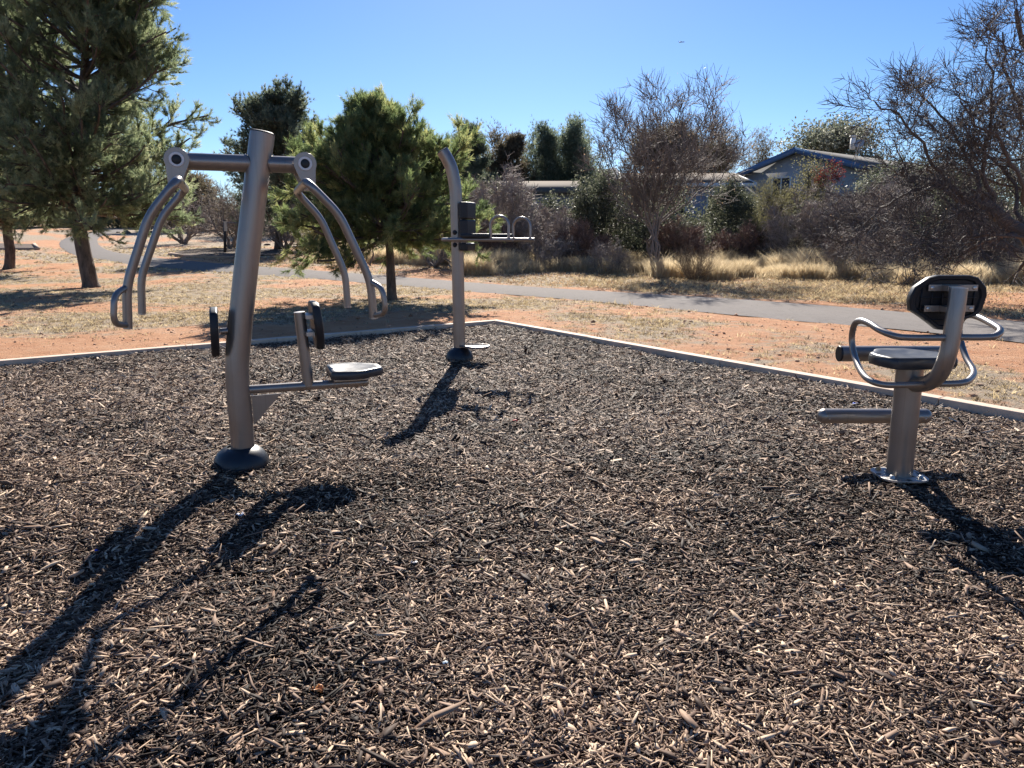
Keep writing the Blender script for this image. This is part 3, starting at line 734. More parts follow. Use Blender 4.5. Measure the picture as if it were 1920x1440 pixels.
# ---------------- vegetation ----------------
def nrm(v): return v/np.maximum(np.linalg.norm(v, axis=-1, keepdims=True), 1e-9)
def grow(P0, D, L, R0, K, wander=.15, up=.0, taper=.35, rg=rng):
    n = len(P0); P = np.zeros((n, K+1, 3)); P[:, 0] = P0; d = nrm(D.copy())
    for k in range(K):
        d = nrm(d+rg.normal(0, wander, (n, 3))+np.array([0, 0, up])); P[:, k+1] = P[:, k]+d*(L/K)[:, None]
    Rd = R0[:, None]*np.linspace(1, taper, K+1)[None]; return P, Rd
def kids(P, Rd, m, t0, t1, ang, rg=rng, jit=.3):
    """m child starts on each parent"""
    n, K1, _ = P.shape; t = rg.uniform(t0, t1, (n, m))*(K1-1); i = np.minimum(t.astype(int), K1-2); f = t-i
    r_ = np.arange(n)[:, None]; S0 = P[r_, i]*(1-f)[..., None]+P[r_, i+1]*f[..., None]
    T = nrm(P[r_, i+1]-P[r_, i]); q = rg.normal(0, 1, T.shape); q = nrm(q-T*(q*T).sum(-1, keepdims=True))
    a = ang*(1+rg.normal(0, jit, (n, m)))[..., None]; D = T*np.cos(a)+q*np.sin(a)
    rr = Rd[r_, i]*(1-f)+Rd[r_, i+1]*f
    return S0.reshape(-1, 3), D.reshape(-1, 3), rr.reshape(-1), (t/(K1-1)).reshape(-1)
def leaves(mb, Cn, size, aspect=.45, tone=None, flat=None):
    n = len(Cn); a = nrm(rng.normal(0, 1, (n, 3)))
    if flat is not None: a = nrm(a+flat)
    b = nrm(np.cross(a, rng.normal(0, 1, (n, 3)))); L = (size*rng.uniform(.6, 1.3, n))[:, None]
    V = np.stack([Cn-a*L*.5, Cn+b*L*aspect*.5, Cn+a*L*.5, Cn-b*L*aspect*.5], 1)
    t = rng.uniform(0, 1, n) if tone is None else np.clip(tone+rng.normal(0, .18, n), 0, 1)
    mb.add(V, np.arange(4*n).reshape(-1, 4), np.repeat(t, 4))
def needles(mb, Cn, Dn, m, length, width, spread=.8, tone=None):
    n = len(Cn); C2 = np.repeat(Cn, m, 0); D2 = nrm(np.repeat(Dn, m, 0)+rng.normal(0, spread*.6, (n*m, 3)))
    L = length*rng.uniform(.6, 1.15, n*m)[:, None]; b = nrm(np.cross(D2, rng.normal(0, 1, D2.shape)))*width*.5
    C2 = C2+rng.normal(0, .015, C2.shape)
    V = np.stack([C2-b, C2+b, C2+D2*L], 1); t = np.repeat(np.clip((rng.uniform(0, 1, n) if tone is None else tone)+rng.normal(0, .12, n), 0, 1), m)
    mb.add(V, np.arange(3*n*m).reshape(-1, 3), np.repeat(t, 3))
def interp(prof, z):
    p = np.array(prof); return np.interp(z, p[:, 0], p[:, 1])
def sites(P, k, t0=.2):
    """k points along each polyline + tangent"""
    n, K1, _ = P.shape; t = np.linspace(t0, 1, k)[None].repeat(n, 0)*(K1-1)*.999; i = np.minimum(t.astype(int), K1-2); f = t-i; r_ = np.arange(n)[:, None]
    return (P[r_, i]*(1-f)[..., None]+P[r_, i+1]*f[..., None]).reshape(-1, 3), nrm(P[r_, i+1]-P[r_, i]).reshape(-1, 3)

def pine(label, base, trunk, prof, z0, nb=80, tr=.16, mat=None, nlen=.12, nm=12, sub=7, subsub=5, elev=(-.05, .9), dens=4, cones=False, twl=.34, group=None, nwid=.010, low=.85):
    base = np.array(base); t = thing('pine_tree', label, 'tree', base, group)
    TP = catmull(trunk, 6); zt = TP[-1][2]; rr = tr*np.clip(1-(TP[:, 2]-base[2])/(zt-base[2])*.93, .05, 1); rr[0] *= 1.35; rr[1] *= 1.15
    tm = MB(); tube(tm, TP, rr, 14, tone=.4)
    z = z0+(zt-z0)*rng.uniform(0, 1, nb)**low
    idx = np.array([np.argmin(abs(TP[:, 2]-q)) for q in z]); P0 = TP[idx]; fr = (z-z0)/(zt-z0)
    az = rng.uniform(0, 2*math.pi, nb); el = elev[0]+(elev[1]-elev[0])*fr+rng.normal(0, .12, nb)
    # reach of the branch tip is set by the crown's outline at the height the tip comes to
    L = interp(prof, np.minimum(z+.3, zt))*rng.uniform(.72, 1.12, nb)
    D = np.stack([np.cos(az)*np.cos(el), np.sin(az)*np.cos(el), np.sin(el)], 1)
    P1, R1 = grow(P0, D, L, np.clip(.012+L*.014, .01, .07), 8, .07, .05)
    polytubes(tm, P1, R1, 5, .4)
    s, d, r_, tt = kids(P1, R1, sub, .2, 1, .8); l2 = np.minimum(np.repeat(L, sub), 2.6)*rng.uniform(.2, .42, len(s))*(1.15-.5*tt)
    P2_, R2_ = grow(s, d, l2, np.maximum(r_*.6, .006), 4, .10, .10); polytubes(tm, P2_, R2_, 3, .5)
    s, d, r_, tt = kids(P2_, R2_, subsub, .15, 1, .65); l3 = twl*rng.uniform(.5, 1.2, len(s))
    P3_, R3_ = grow(s, d, l3, np.full(len(s), .0045), 3, .12, .18); polytubes(tm, P3_, R3_, 3, .5)
    cm = MB(); tone_b = np.repeat(np.clip(.45+rng.normal(0, .2, len(P2_)), 0, 1), subsub)
    c_, d_ = sites(P3_, dens); tn = np.repeat(tone_b, dens)
    needles(cm, c_, d_, nm, nlen, nwid, .75, tn)
    c_, d_ = sites(P2_[:, -3:], 3); needles(cm, c_, d_, nm, nlen, nwid, .75)
    tm.build('trunk', M_BARK, t, smooth=True); cm.build('crown', mat or M_PINE, t)
    if cones:
        pick = rng.choice(len(P1), cones, replace=False); q = P1[pick, -3]+rng.normal(0, .1, (cones, 3))
        for p in q:
            k = MB(); lathe(k, [(.004, -.05), (.028, -.03), (.034, 0), (.02, .035), (.002, .05)], p, seg=7); k.build('cone', M_BARK2, t)
    return t
def tpts(px_list, Y, base=None):
    L = [at(x, y, Y) for x, y in px_list]
    if base is not None: L = [np.array(base)]+L
    return L

def bare(name, label, cat, stems, Lr, levels, mat, leafmat=None, nleaf=0, lsize=.03, up=.06, wander=.16, min_r=.004, ang=.7, group=None, base=None, tone=(.2, .9), leafpart='leaves', leaf_in=3, S_=3, rmul=1.0, rk=.5, t_first=.22):
    """stems: list of polylines with start radius; Lr: child length per level; levels: children per parent"""
    base = np.array(base if base is not None else stems[0][0][0]); t = thing(name, label, cat, base, group)
    mb = MB(); allP, allR = [], []
    for pts, r0 in stems:
        q = catmull(pts, 4) if len(pts) > 2 else np.array(pts, float); K_ = 13
        q = np.stack([np.interp(np.linspace(0, 1, K_), np.linspace(0, 1, len(q)), q[:, a]) for a in range(3)], 1)
        q[1:-1] += rng.normal(0, .012*np.linalg.norm(q[-1]-q[0]), (K_-2, 3))
        allP.append(q); allR.append(np.linspace(r0, r0*.25, K_))
    P = np.array(allP); Rr = np.array(allR); polytubes(mb, P, Rr, 7, .25)
    keep = []
    for lv, m in enumerate(levels):
        s, d, r_, tt = kids(P, Rr, m, .18 if lv else t_first, 1, ang); L = Lr[lv]*rng.uniform(.5, 1.25, len(s))*(1.2-.45*tt)
        P, Rr = grow(s, d, L, np.maximum(r_*rk, min_r), 5 if lv < 2 else 3, wander, up, .4)
        polytubes(mb, P, Rr*rmul, 4 if lv == 0 else S_, np.clip(rng.uniform(*tone, len(P)), 0, 1)); keep.append(P)
    mb.build('branches', mat, t)
    if nleaf:
        src = keep[min(leaf_in, len(keep))-1]; c_, _ = sites(src, 4); k = rng.choice(len(c_), nleaf); lm = MB()
        leaves(lm, c_[k]+rng.normal(0, lsize*.8, (nleaf, 3)), lsize, .5); lm.build(leafpart, leafmat, t)
    return t
def stems_from(base, spread, h, n, r0, root=.0):
    out = []
    for k in range(n):
        a = 2*math.pi*(k+rng.uniform(-.3, .3))/n; e = rng.uniform(.35, 1.0); rt = np.array(base)+np.array([math.cos(a)*spread*e*root, math.sin(a)*spread*e*root*.6, 0])
        tip = np.array(base)+np.array([math.cos(a)*spread*e, math.sin(a)*spread*e, h*rng.uniform(.62, 1)*(1-.28*e*e)])
        mid = rt*.55+tip*.45+np.array([math.cos(a)*spread*.14, math.sin(a)*spread*.14, -.03*h]); out.append(([rt-ZU*.05, mid, tip], r0*rng.uniform(.7, 1)))
    return out
def px_box(x0, x1, ytop, Y, zb=None):
    """world centre base, half width and height for a thing seen between x0..x1 reaching up to ytop at distance Y"""
    a = at(x0, ytop, Y); b = at(x1, ytop, Y); z = float(rise(0, Y)); return np.array([(a[0]+b[0])/2, Y, z]), (b[0]-a[0])/2, a[2]-z

def leafy(name, label, cat, x0, x1, ytop, Y, mat, n=9000, size=.09, twigmat=None, lobes=9, depth=1.0, aspect=.5, zlow=.0, group=None, shape='round', trunk_r=.06, tlist=None, needle=False, partname='crown'):
    """crown made of leaf clumps on real limbs"""
    base, w, h = px_box(x0, x1, ytop, Y); w *= 1.22; t = thing(name, label, cat, base, group)
    # lobe centres
    Lc = []
    for k in range(lobes):
        if shape == 'column':
            zf = (k+.5)/lobes; r_ = w*.35*(1-.5*zf**2); a = rng.uniform(0, 2*math.pi); Lc.append(([r_*math.cos(a)*.5, r_*math.sin(a)*.5, h*(zlow+(1-zlow)*zf)], [w*(1.0-.5*zf), w*.8, h*(1-zlow)/lobes*1.35]))
        else:
            zf = rng.uniform(.08, .86); a = 2*math.pi*k/lobes+rng.uniform(-.4, .4); rm = w*.62*math.sin(math.pi*min(1, .25+zf*.72))**.6*rng.uniform(.5, 1)
            s_ = rng.uniform(.36, .52); Lc.append(([rm*math.cos(a), rm*math.sin(a)*depth, h*(zlow+(1-zlow)*zf)], [w*s_, w*s_*depth, h*(1-zlow)*rng.uniform(.18, .28)]))
    if shape != 'column': Lc.append(([rng.uniform(-.2, .2)*w, 0, h*(zlow+(1-zlow)*.76)], [w*.36, w*.36, h*(1-zlow)*.24]))
    tm = MB(); stems = []
    for c0, s_ in Lc:
        tip = base+np.array(c0); q = np.array([base-ZU*.1, base*.6+tip*.4+np.array([0, 0, .05*h]), tip]); q = catmull(q, 4); stems.append(q)
    tube_r = np.linspace(1, .25, len(stems[0]))
    polytubes(tm, np.array(stems), np.tile(tube_r*trunk_r, (len(stems), 1)), 6, .4)
    lm = MB(); per = n//len(Lc)
    for (c0, s_), q in zip(Lc, stems):
        m = 26; d = nrm(rng.normal(0, 1, (m, 3))+np.array([0, 0, .25])); s_ = np.array(s_)
        tips = base+np.array(c0)+d*s_*rng.uniform(.75, 1.15, (m, 1)); st0 = np.repeat((base+np.array(c0)*.96)[None], m, 0)
        Pm = np.stack([st0, st0*.5+tips*.5+rng.normal(0, .04*w, (m, 3)), tips], 1); polytubes(tm, Pm, np.tile([trunk_r*.25, trunk_r*.15, .006], (m, 1)), 3, .5)
        # leaf clumps gathered round the limb ends
        k = rng.integers(0, m, per); f = rng.uniform(.35, 1.08, per)[:, None]**.7
        cc = st0[0]*(1-f)+tips[k]*f; spread = .16*np.mean(s_)+.03
        cc = cc+rng.normal(0, spread, (per, 3)); tn = np.repeat(rng.uniform(.2, .8), per)*0+rng.uniform(.15, .85, m)[k]
        if needle: needles(lm, cc, nrm(tips[k]-st0[0]+rng.normal(0, .3, (per, 3))+np.array([0, 0, .5])), 4, size, size*.13, .7, tn)
        else: leaves(lm, cc, size, aspect, tn)
    tm.build('trunk' if cat == 'tree' else 'branches', M_BARK2, t); lm.build(partname if cat == 'tree' else 'leaves', mat, t); return t

# --- the big pines ---
b1 = G(172, 541); Y1 = b1[1]
pine('largest pine with a leaning trunk, its crown cut off by the top of the photo', b1-ZU*.05, [b1-ZU*.05, at(163, 500, Y1), at(152, 445, Y1), at(147, 380, Y1), at(150, 250, Y1), at(160, 100, Y1), at(165, -20, Y1), at(168, -190, Y1)],
     [(1.2, 3.0), (2.2, 3.9), (3.2, 3.5), (5.2, 2.9), (7, 2.5), (8.6, 1.9), (10.4, .5)], at(147, 400, Y1)[2], nb=215, low=1.2, tr=.22, sub=10, subsub=7, dens=4, nm=13, cones=40, elev=(-.12, 1.0), nwid=.013, nlen=.14)
b2 = G(17, 506); Y2 = b2[1]
pine('pine at the left edge with a short straight trunk, behind the leaning pine', b2-ZU*.05, [b2-ZU*.05, at(19, 470, Y2), at(14, 430, Y2), at(10, 300, Y2), at(5, 120, Y2), at(0, -60, Y2)],
     [(1.8, 2.6), (3, 3.9), (5, 3.8), (7, 3.0), (9, 1.8), (11, .4)], at(14, 420, Y2)[2], nb=165, low=1.2, tr=.19, sub=9, subsub=7, dens=4, nm=12, nwid=.014, nlen=.14)
b3 = G(735, 566); Y3 = b3[1]
pine('young bright green pine with a rounded bushy crown, behind the press machine', b3-ZU*.03, [b3-ZU*.03, at(733, 520, Y3), at(729, 455, Y3), at(715, 400, Y3), at(703, 325, Y3), at(696, 246, Y3)],
     [(1.0, 2.1), (1.6, 2.4), (2.3, 2.2), (2.9, 1.5), (3.4, .95), (3.9, .55), (4.3, .25)], at(729, 440, Y3)[2], nb=185, low=1.15, tr=.12, mat=M_PINE2, sub=8, subsub=6, dens=4, nm=13, twl=.23, elev=(-.22, 1.0), nwid=.011, nlen=.13)

# --- evergreens behind ---
def far_pine(label, x0, x1, ytop, Y, mat=M_EVER, nb=70, xt=None, **kw):
    base, w, h = px_box(x0, x1, ytop, Y); h *= .90; w *= .9; tp = base+np.array([0, 0, h*.9])
    if xt is not None: tp[0] = at(xt, ytop, Y)[0]
    mid = (base+tp)/2; zb = base[2]
    return pine(label, base, [base-ZU*.05, mid, tp], [(zb+h*.15, w*1.1), (zb+h*.45, w*1.2), (zb+h*.7, w*1.05), (zb+h*.88, w*.7), (zb+h, w*.3)], zb+h*.15, nb=nb, tr=.2, mat=mat, nlen=.20, nm=11, sub=9, subsub=6, dens=3, twl=.5, nwid=.028, **kw)
far_pine('tall dark pine standing behind the press machine column, left of the bright pine', 408, 600, 158, 42, nb=90, xt=525)
far_pine('dark pointed pine behind the curved post top', 838, 930, 217, 52, nb=60)
far_pine('small rounded dark pine right of the pointed pine', 915, 1005, 238, 55, nb=60, mat=M_JUN)
for x0, x1, yt, lb in ((996, 1052, 252, 'left cypress of the dark pair above the tan roofed house'), (1044, 1120, 240, 'right cypress of the dark pair above the tan roofed house')):
    leafy('cypress_tree', lb, 'tree', x0, x1, yt, 55, M_EVER, 12000, .26, lobes=9, shape='column', needle=True, zlow=.05, group='cypresses behind the low house')
leafy('juniper_tree', 'broad brownish juniper behind the leafless tree', 'tree', 1185, 1375, 238, 55.2, M_JUN, 30000, .28, lobes=13, zlow=.25, needle=True, trunk_r=.14)
leafy('cypress_tree', 'small dark cypress beside the blue trimmed roof', 'tree', 1396, 1462, 262, 62.4, M_JUN, 5000, .22, lobes=7, shape='column', needle=True)
leafy('olive_tree', 'broad silvery leaved tree rising behind the blue trimmed house', 'tree', 1470, 1690, 224, 60.0, M_OLIVE, 24000, .24, lobes=13, zlow=.3, trunk_r=.14)

# --- leafless tree in the middle ---
YB = 25.0; bb = G(1228, 517); YB = bb[1]
zb = lambda *p: at(*p, YB)
st_ = []
for tip, mid, r0 in (((1118, 300), (1172, 372), 0.034), ((1130, 262), (1180, 352), 0.034), ((1150, 225), (1190, 338), 0.034), ((1185, 205), (1205, 328), 0.034), ((1215, 212), (1218, 335), 0.034), ((1250, 196), (1240, 320), 0.034), ((1285, 190), (1258, 322), 0.034), ((1320, 200), (1275, 322), 0.034), ((1350, 222), (1292, 330), 0.034), ((1375, 255), (1300, 345), 0.034), ((1392, 298), (1315, 362), 0.034), ((1290, 262), (1255, 360), 0.034), ((1200, 280), (1205, 375), 0.034)):
    tp = zb(*tip); md = zb(*mid); off = rng.uniform(-1.3, 1.3); tp[1] += off; md[1] += off*.4
    st_.append(([bb-ZU*.05+rng.normal(0, .03, 3), zb(1227, 440)+rng.normal(0, .06, 3), md, tp], r0*1.5))
bare('leafless_tree', 'slender leafless tree with upswept branches in the middle of the thicket', 'tree', st_, [1.15, .75, .5], [11, 7, 5], M_TWIG, M_DRYLEAF, 700, .07, base=bb, wander=.14, up=.10, tone=(0, .55), min_r=.0095, t_first=.42)

# --- mesquite at the right edge ---
YM = 17.5
m = lambda px, py, dy=0: at(px, py, YM+dy)
gb = np.array([at(2060, 560, YM)[0], YM, 0.02])
trunk = [gb, m(1985, 490), m(1925, 445), m(1870, 400), m(1800, 368), m(1740, 345), m(1690, 318)]
limbs = [(trunk, .24),
         ([gb, m(2010, 470, .3), m(1990, 330, .5), m(1960, 180, .4), m(1905, 20, .2)], 0.170),
         ([m(1880, 408), m(1830, 330, .4), m(1780, 240, .8), m(1712, 160, .9)], 0.061),
         ([m(1860, 395), m(1850, 300, -.3), m(1860, 180, -.6), m(1850, 90, -.8)], 0.061),
         ([m(1800, 368), m(1750, 310, -.3), m(1700, 230, -.7), m(1640, 190, -.8)], 0.048),
         ([m(1990, 330, .5), m(1930, 240, .2), m(1890, 150, -.2), m(1880, 60, -.3)], 0.068),
         ([m(1985, 490), m(1930, 380, -.8), m(1880, 280, -1.2), m(1800, 190, -1.5)], 0.061),
         ([m(1870, 400), m(1800, 400, -.6), m(1740, 430, -1.0), m(1690, 492, -1.2)], 0.034),
         ([m(1925, 445), m(1860, 440, -.9), m(1800, 450, -1.2), m(1770, 490, -1.3)], .045),
         ([m(1740, 345), m(1690, 370, .3), m(1640, 400, .6), m(1600, 440, .7)], 0.034),
         ([m(1990, 330, .5), m(1950, 300, 1.2), m(1900, 300, 1.6), m(1800, 290, 1.9)], 0.054),
         ([m(2000, 400, .5), m(1940, 360, 1.2), m(1860, 340, 1.6), m(1770, 310, 2.0)], 0.054),
         ([m(1925, 445), m(1900, 350, .6), m(1850, 290, .9), m(1790, 260, 1.2)], 0.054)]
bare('mesquite_tree', 'large leafless mesquite with a dark leaning trunk at the right edge', 'tree', limbs, [1.15, .72, .46], [14, 8, 6], M_TWIG_D, M_DRYLEAF, 200, .04, base=gb, up=.05, wander=.22, tone=(.05, .7), min_r=.0072, rk=.36)

# --- twiggy mesquites and shrubs in the thicket ---
def twig_shrub(label, x0, x1, ytop, ybase, mat=M_TWIG, n=7, Lr=(.5, .3, .18), lv=(9, 6, 4), r0=.04, name='bare_shrub', cat='shrub', tone=(.1, .8), nleaf=0, leafmat=None, lsize=.05, group=None, Y=None, sc=1.0, up=.04, wander=.2, min_r=.006):
    if Y is None: Y = G((x0+x1)/2, ybase)[1]
    elif Y > 24: min_r *= 1.55; lv = tuple(int(round(q*1.2)) for q in lv)
    base, w, h = px_box(x0, x1, ytop, Y); k = h/2.0
    return bare(name, label, cat, stems_from(base, w*.95, h*.82, n, r0, .0 if cat == 'tree' or n > 30 else .6), [q*sc*max(k, .5) for q in Lr], list(lv), mat, leafmat, nleaf, lsize, base=base, tone=tone, group=group, up=up, wander=wander, min_r=min_r)
twig_shrub('dark leafless mesquite with forked trunks, left of the press machine beyond the path', 268, 400, 330, 458, n=5, r0=.13, name='mesquite_tree', cat='tree', lv=(10, 6, 4), sc=1.3, min_r=.011)
twig_shrub('dark leafless mesquite just left of the leaning column, behind a black post', 372, 475, 325, 466, n=6, r0=.11, name='mesquite_tree', cat='tree', lv=(10, 6, 4), sc=1.2, min_r=.011)
twig_shrub('leafless mesquite seen just right of the leaning column', 478, 575, 318, 470, n=6, r0=.08, name='mesquite_tree', cat='tree', lv=(10, 6, 4), sc=1.1, min_r=.011)
twig_shrub('spreading mesquite with three forked trunks behind the bright pine', 735, 885, 345, 503, n=6, r0=.10, name='mesquite_tree', cat='tree', lv=(9, 6, 4), sc=1.3, min_r=.009)
twig_shrub('small leafless shrub left of the bright pine trunk', 640, 712, 415, 498, n=5, r0=.05, lv=(7, 5, 3), sc=1.2, min_r=.008)
twig_shrub('tall grey twiggy thicket shrub right of the curved post', 862, 1015, 268, 478, n=11, r0=.05, lv=(11, 7, 5), Y=32.4, tone=(.3, 1), nleaf=900, leafmat=M_SHRUB, lsize=.06, min_r=.007, sc=.85)
twig_shrub('grey leafless shrub left of the low tan roofed house', 790, 905, 330, 480, n=8, r0=.05, lv=(10, 7, 4), Y=34.8, tone=(.2, .9), min_r=.008)
twig_shrub('grey brown tangled shrub in front of the low tan roofed house', 985, 1085, 375, 480, n=8, r0=.04, lv=(10, 6, 4), Y=30.6, tone=(.2, .9), min_r=.007)
leafy('shrub', 'dark green leafy shrub beside the tan roofed house', 'shrub', 1062, 1180, 315, 31.8, M_SHRUB, 15000, .10, lobes=12, trunk_r=.03)
leafy('shrub', 'dark leafy shrub around the foot of the slender leafless tree', 'shrub', 1150, 1330, 338, 31.8, M_SHRUB, 15000, .10, lobes=13, trunk_r=.03)
leafy('shrub', 'olive green shrub in front of the middle house', 'shrub', 1318, 1440, 335, 33.0, M_SHRUB, 15000, .10, lobes=12, trunk_r=.03)
leafy('shrub', 'yellowish green fine leaved shrub left of the blue trimmed house', 'shrub', 1395, 1500, 338, 30.6, M_YELLSH, 8000, .07, lobes=10, trunk_r=.03, needle=True)
leafy('shrub', 'dull green shrub beneath the blue trimmed gable', 'shrub', 1455, 1580, 296, 34.2, M_YELLSH, 6000, .08, lobes=10, trunk_r=.03)
leafy('shrub', 'low dark shrub filling the thicket behind the dry grass', 'shrub', 1430, 1640, 375, 30.6, M_SHRUB, 6000, .08, lobes=12, trunk_r=.03)
leafy('shrub', 'dark evergreen shrub under the mesquite near the right edge', 'shrub', 1735, 1905, 330, 27.0, M_SHRUB, 11000, .085, lobes=13, trunk_r=.04)
leafy('shrub', 'dark shrub at the right edge behind the mesquite trunk', 'shrub', 1880, 2010, 300, 28.2, M_SHRUB, 7000, .085, lobes=10, trunk_r=.04)
leafy('shrub', 'deep red leaved shrub against the blue trimmed house', 'shrub', 1528, 1588, 298, 33.0, M_RED, 1100, .07, lobes=5, trunk_r=.02, zlow=.7)
twig_shrub('tangled grey shrub with silvery twigs, left of the mesquite tree', 1450, 1600, 322, 470, n=12, r0=.05, lv=(12, 7, 5), Y=29.4, tone=(.2, 1), min_r=.006, sc=.8)
twig_shrub('dense brown leafless shrub in front of the blue trimmed house', 1560, 1700, 305, 470, n=12, r0=.05, lv=(12, 7, 5), Y=28.2, tone=(.1, .8), min_r=.006, sc=.8)
twig_shrub('dark leafless shrub behind the mesquite branches', 1660, 1790, 330, 470, n=11, r0=.05, lv=(12, 7, 4), Y=28.8, tone=(.05, .6), min_r=.0065, sc=.9)
twig_shrub('dark leafless shrub at the foot of the mesquite trunk', 1780, 1930, 340, 470, n=11, r0=.05, lv=(12, 7, 4), Y=25.2, tone=(.05, .6), min_r=.006, sc=.9)
twig_shrub('low arching shrub of fine brown twigs beside the path, left of the backrest', 1545, 1730, 400, 522, n=16, r0=.022, lv=(10, 6, 3), mat=M_TWIG, Y=25.5, tone=(.2, .9), min_r=.0045, sc=.9)
twig_shrub('broom-like shrub of upright tan stalks right of the slender leafless tree', 1262, 1345, 448, 528, n=46, r0=.012, lv=(5, 3), Lr=(.6, .3), mat=M_TWIG_S, tone=(.1, .7), up=.15, wander=.08, min_r=.005)
twig_shrub('grey leafless bush at the grass edge left of the slender leafless tree', 1100, 1185, 430, 515, n=14, r0=.018, lv=(7, 5, 3), mat=M_TWIG, tone=(.2, .8), min_r=.005)
twig_shrub('thin grey bush at the grass edge below the twiggy thicket', 1000, 1065, 430, 508, n=12, r0=.016, lv=(6, 5, 2), mat=M_TWIG, tone=(.3, .9), min_r=.005)
for q, (x0, x1, yt, yb, Yq) in enumerate(((870, 965, 408, 480, 31), (1040, 1150, 400, 480, 30.5), (1230, 1330, 395, 480, 30), (1340, 1470, 400, 480, 30.8))):
    twig_shrub(['reddish brown low shrub below the dip handles', 'reddish brown low shrub left of the slender leafless tree', 'reddish brown low shrub right of the slender leafless tree', 'dark brown low shrub behind the tallest straw grass'][q], x0, x1, yt, yb, n=12, r0=.03, lv=(10, 7, 4), mat=M_TWIG_R, Y=Yq, tone=(.1, .9), min_r=.006, group='low reddish shrubs in the thicket')
leafy('shrub', 'small green shrub left of the bright pine, by the far side of the path', 'shrub', 545, 625, 432, 39.6, M_YELLSH, 3000, .10, lobes=7, trunk_r=.02)
for x0, x1, yt, Yq, mt, lb in ((800, 905, 236, 57, M_EVER, 'dark green tree filling in left of the pointed pine'), (880, 1010, 232, 58, M_JUN, 'brownish dark tree between the rounded pine and the cypresses'), (965, 1065, 238, 59, M_EVER, 'green tree behind the left cypress'), (1040, 1150, 244, 59, M_EVER, 'green tree behind the right cypress')):
    leafy('evergreen_tree', lb, 'tree', x0, x1, yt, Yq, mt, 12000, .28, lobes=14, trunk_r=.12, needle=True)
# scrub far behind on the left
for q, (x0, x1, yt, Yq, mt, lb) in enumerate(((-60, 80, 360, 80, M_EVER, 'dark distant tree at the far left edge'), (50, 190, 372, 85, M_JUN, 'distant brown tree left of the leaning pine trunk'), (175, 310, 362, 82, M_EVER, 'distant dark tree right of the leaning pine trunk'), (270, 430, 335, 72, M_JUN, 'distant brown tree behind the forked mesquite'), (400, 640, 300, 62, M_JUN, 'broad brown tree behind the leaning column'), (600, 900, 320, 60, M_EVER, 'dark green tree behind the bright pine'))):
    leafy('distant_tree', lb, 'tree', x0, x1, yt, Yq, mt, 11000, .5 if Yq > 70 else .35, lobes=11, trunk_r=.12, needle=True)
leafy('shrub', 'olive leaved shrub screening the left part of the blue trimmed gable wall', 'shrub', 1475, 1570, 312, 38, M_YELLSH, 9000, .09, lobes=12, trunk_r=.03)
leafy('shrub', 'grey green shrub screening the right part of the long house wall', 'shrub', 1590, 1720, 318, 37, M_OLIVE, 10000, .10, lobes=12, trunk_r=.03)
leafy('shrub', 'dark shrub before the wall of the left low house', 'shrub', 985, 1075, 366, 36, M_SHRUB, 9000, .11, lobes=12, trunk_r=.03)
twig_shrub('pale brown leafless shrub before the wall of the left low house', 1010, 1110, 345, 480, n=12, r0=.05, lv=(12, 7, 4), Y=33.5, tone=(.3, 1), min_r=.008, sc=.8)
twig_shrub('pale brown leafless shrub below the gable of the blue trimmed house', 1400, 1540, 325, 470, n=12, r0=.05, lv=(12, 7, 4), Y=36, tone=(.3, 1), min_r=.008, sc=.8)
twig_shrub('brown leafless shrub before the long wall of the blue trimmed house', 1570, 1740, 300, 470, n=12, r0=.05, lv=(12, 7, 4), Y=33, tone=(.3, 1), min_r=.008, sc=.8)
for x0, x1, yt, Yq, lb in ((1085, 1300, 352, 37, 'wall of dark shrubbery before the middle house'), (1600, 1900, 310, 38, 'wall of dark shrubbery behind the mesquite'), (820, 1010, 345, 38, 'wall of dark shrubbery left of the low house'), (1300, 1460, 372, 37, 'wall of dark shrubbery right of the middle house'), (1860, 2150, 290, 34, 'wall of dark shrubbery at the right edge')):
    leafy('shrub', lb, 'shrub', x0, x1, yt, Yq, M_SHRUB, 20000, .15, lobes=22, trunk_r=.04)

# --- grasses ---
def blades(mb, x, y, z, h, w, lean, tone, seg=2):
    n = len(x); a = rng.uniform(0, 2*math.pi, n); ln = lean*h*rng.uniform(.2, 1.2, n); b = rng.uniform(0, math.pi, n)
    p = np.stack([x, y, z], 1); sd2 = np.stack([np.cos(b), np.sin(b), np.zeros(n)], 1)*(w/2)[:, None]; dr = np.stack([np.cos(a), np.sin(a), np.zeros(n)], 1)
    q = p+dr*(ln*.35)[:, None]+ZU*(h*.6)[:, None]; e = p+dr*ln[:, None]+ZU*(h)[:, None]
    V = np.stack([p-sd2, p+sd2, q+sd2*.8, q-sd2*.8, e], 1); b0 = np.arange(n)*5
    mb.add(V, [np.stack([b0, b0+1, b0+2, b0+3], 1), np.stack([b0+3, b0+2, b0+4], 1)], np.repeat(np.clip(tone, 0, 1), 5))
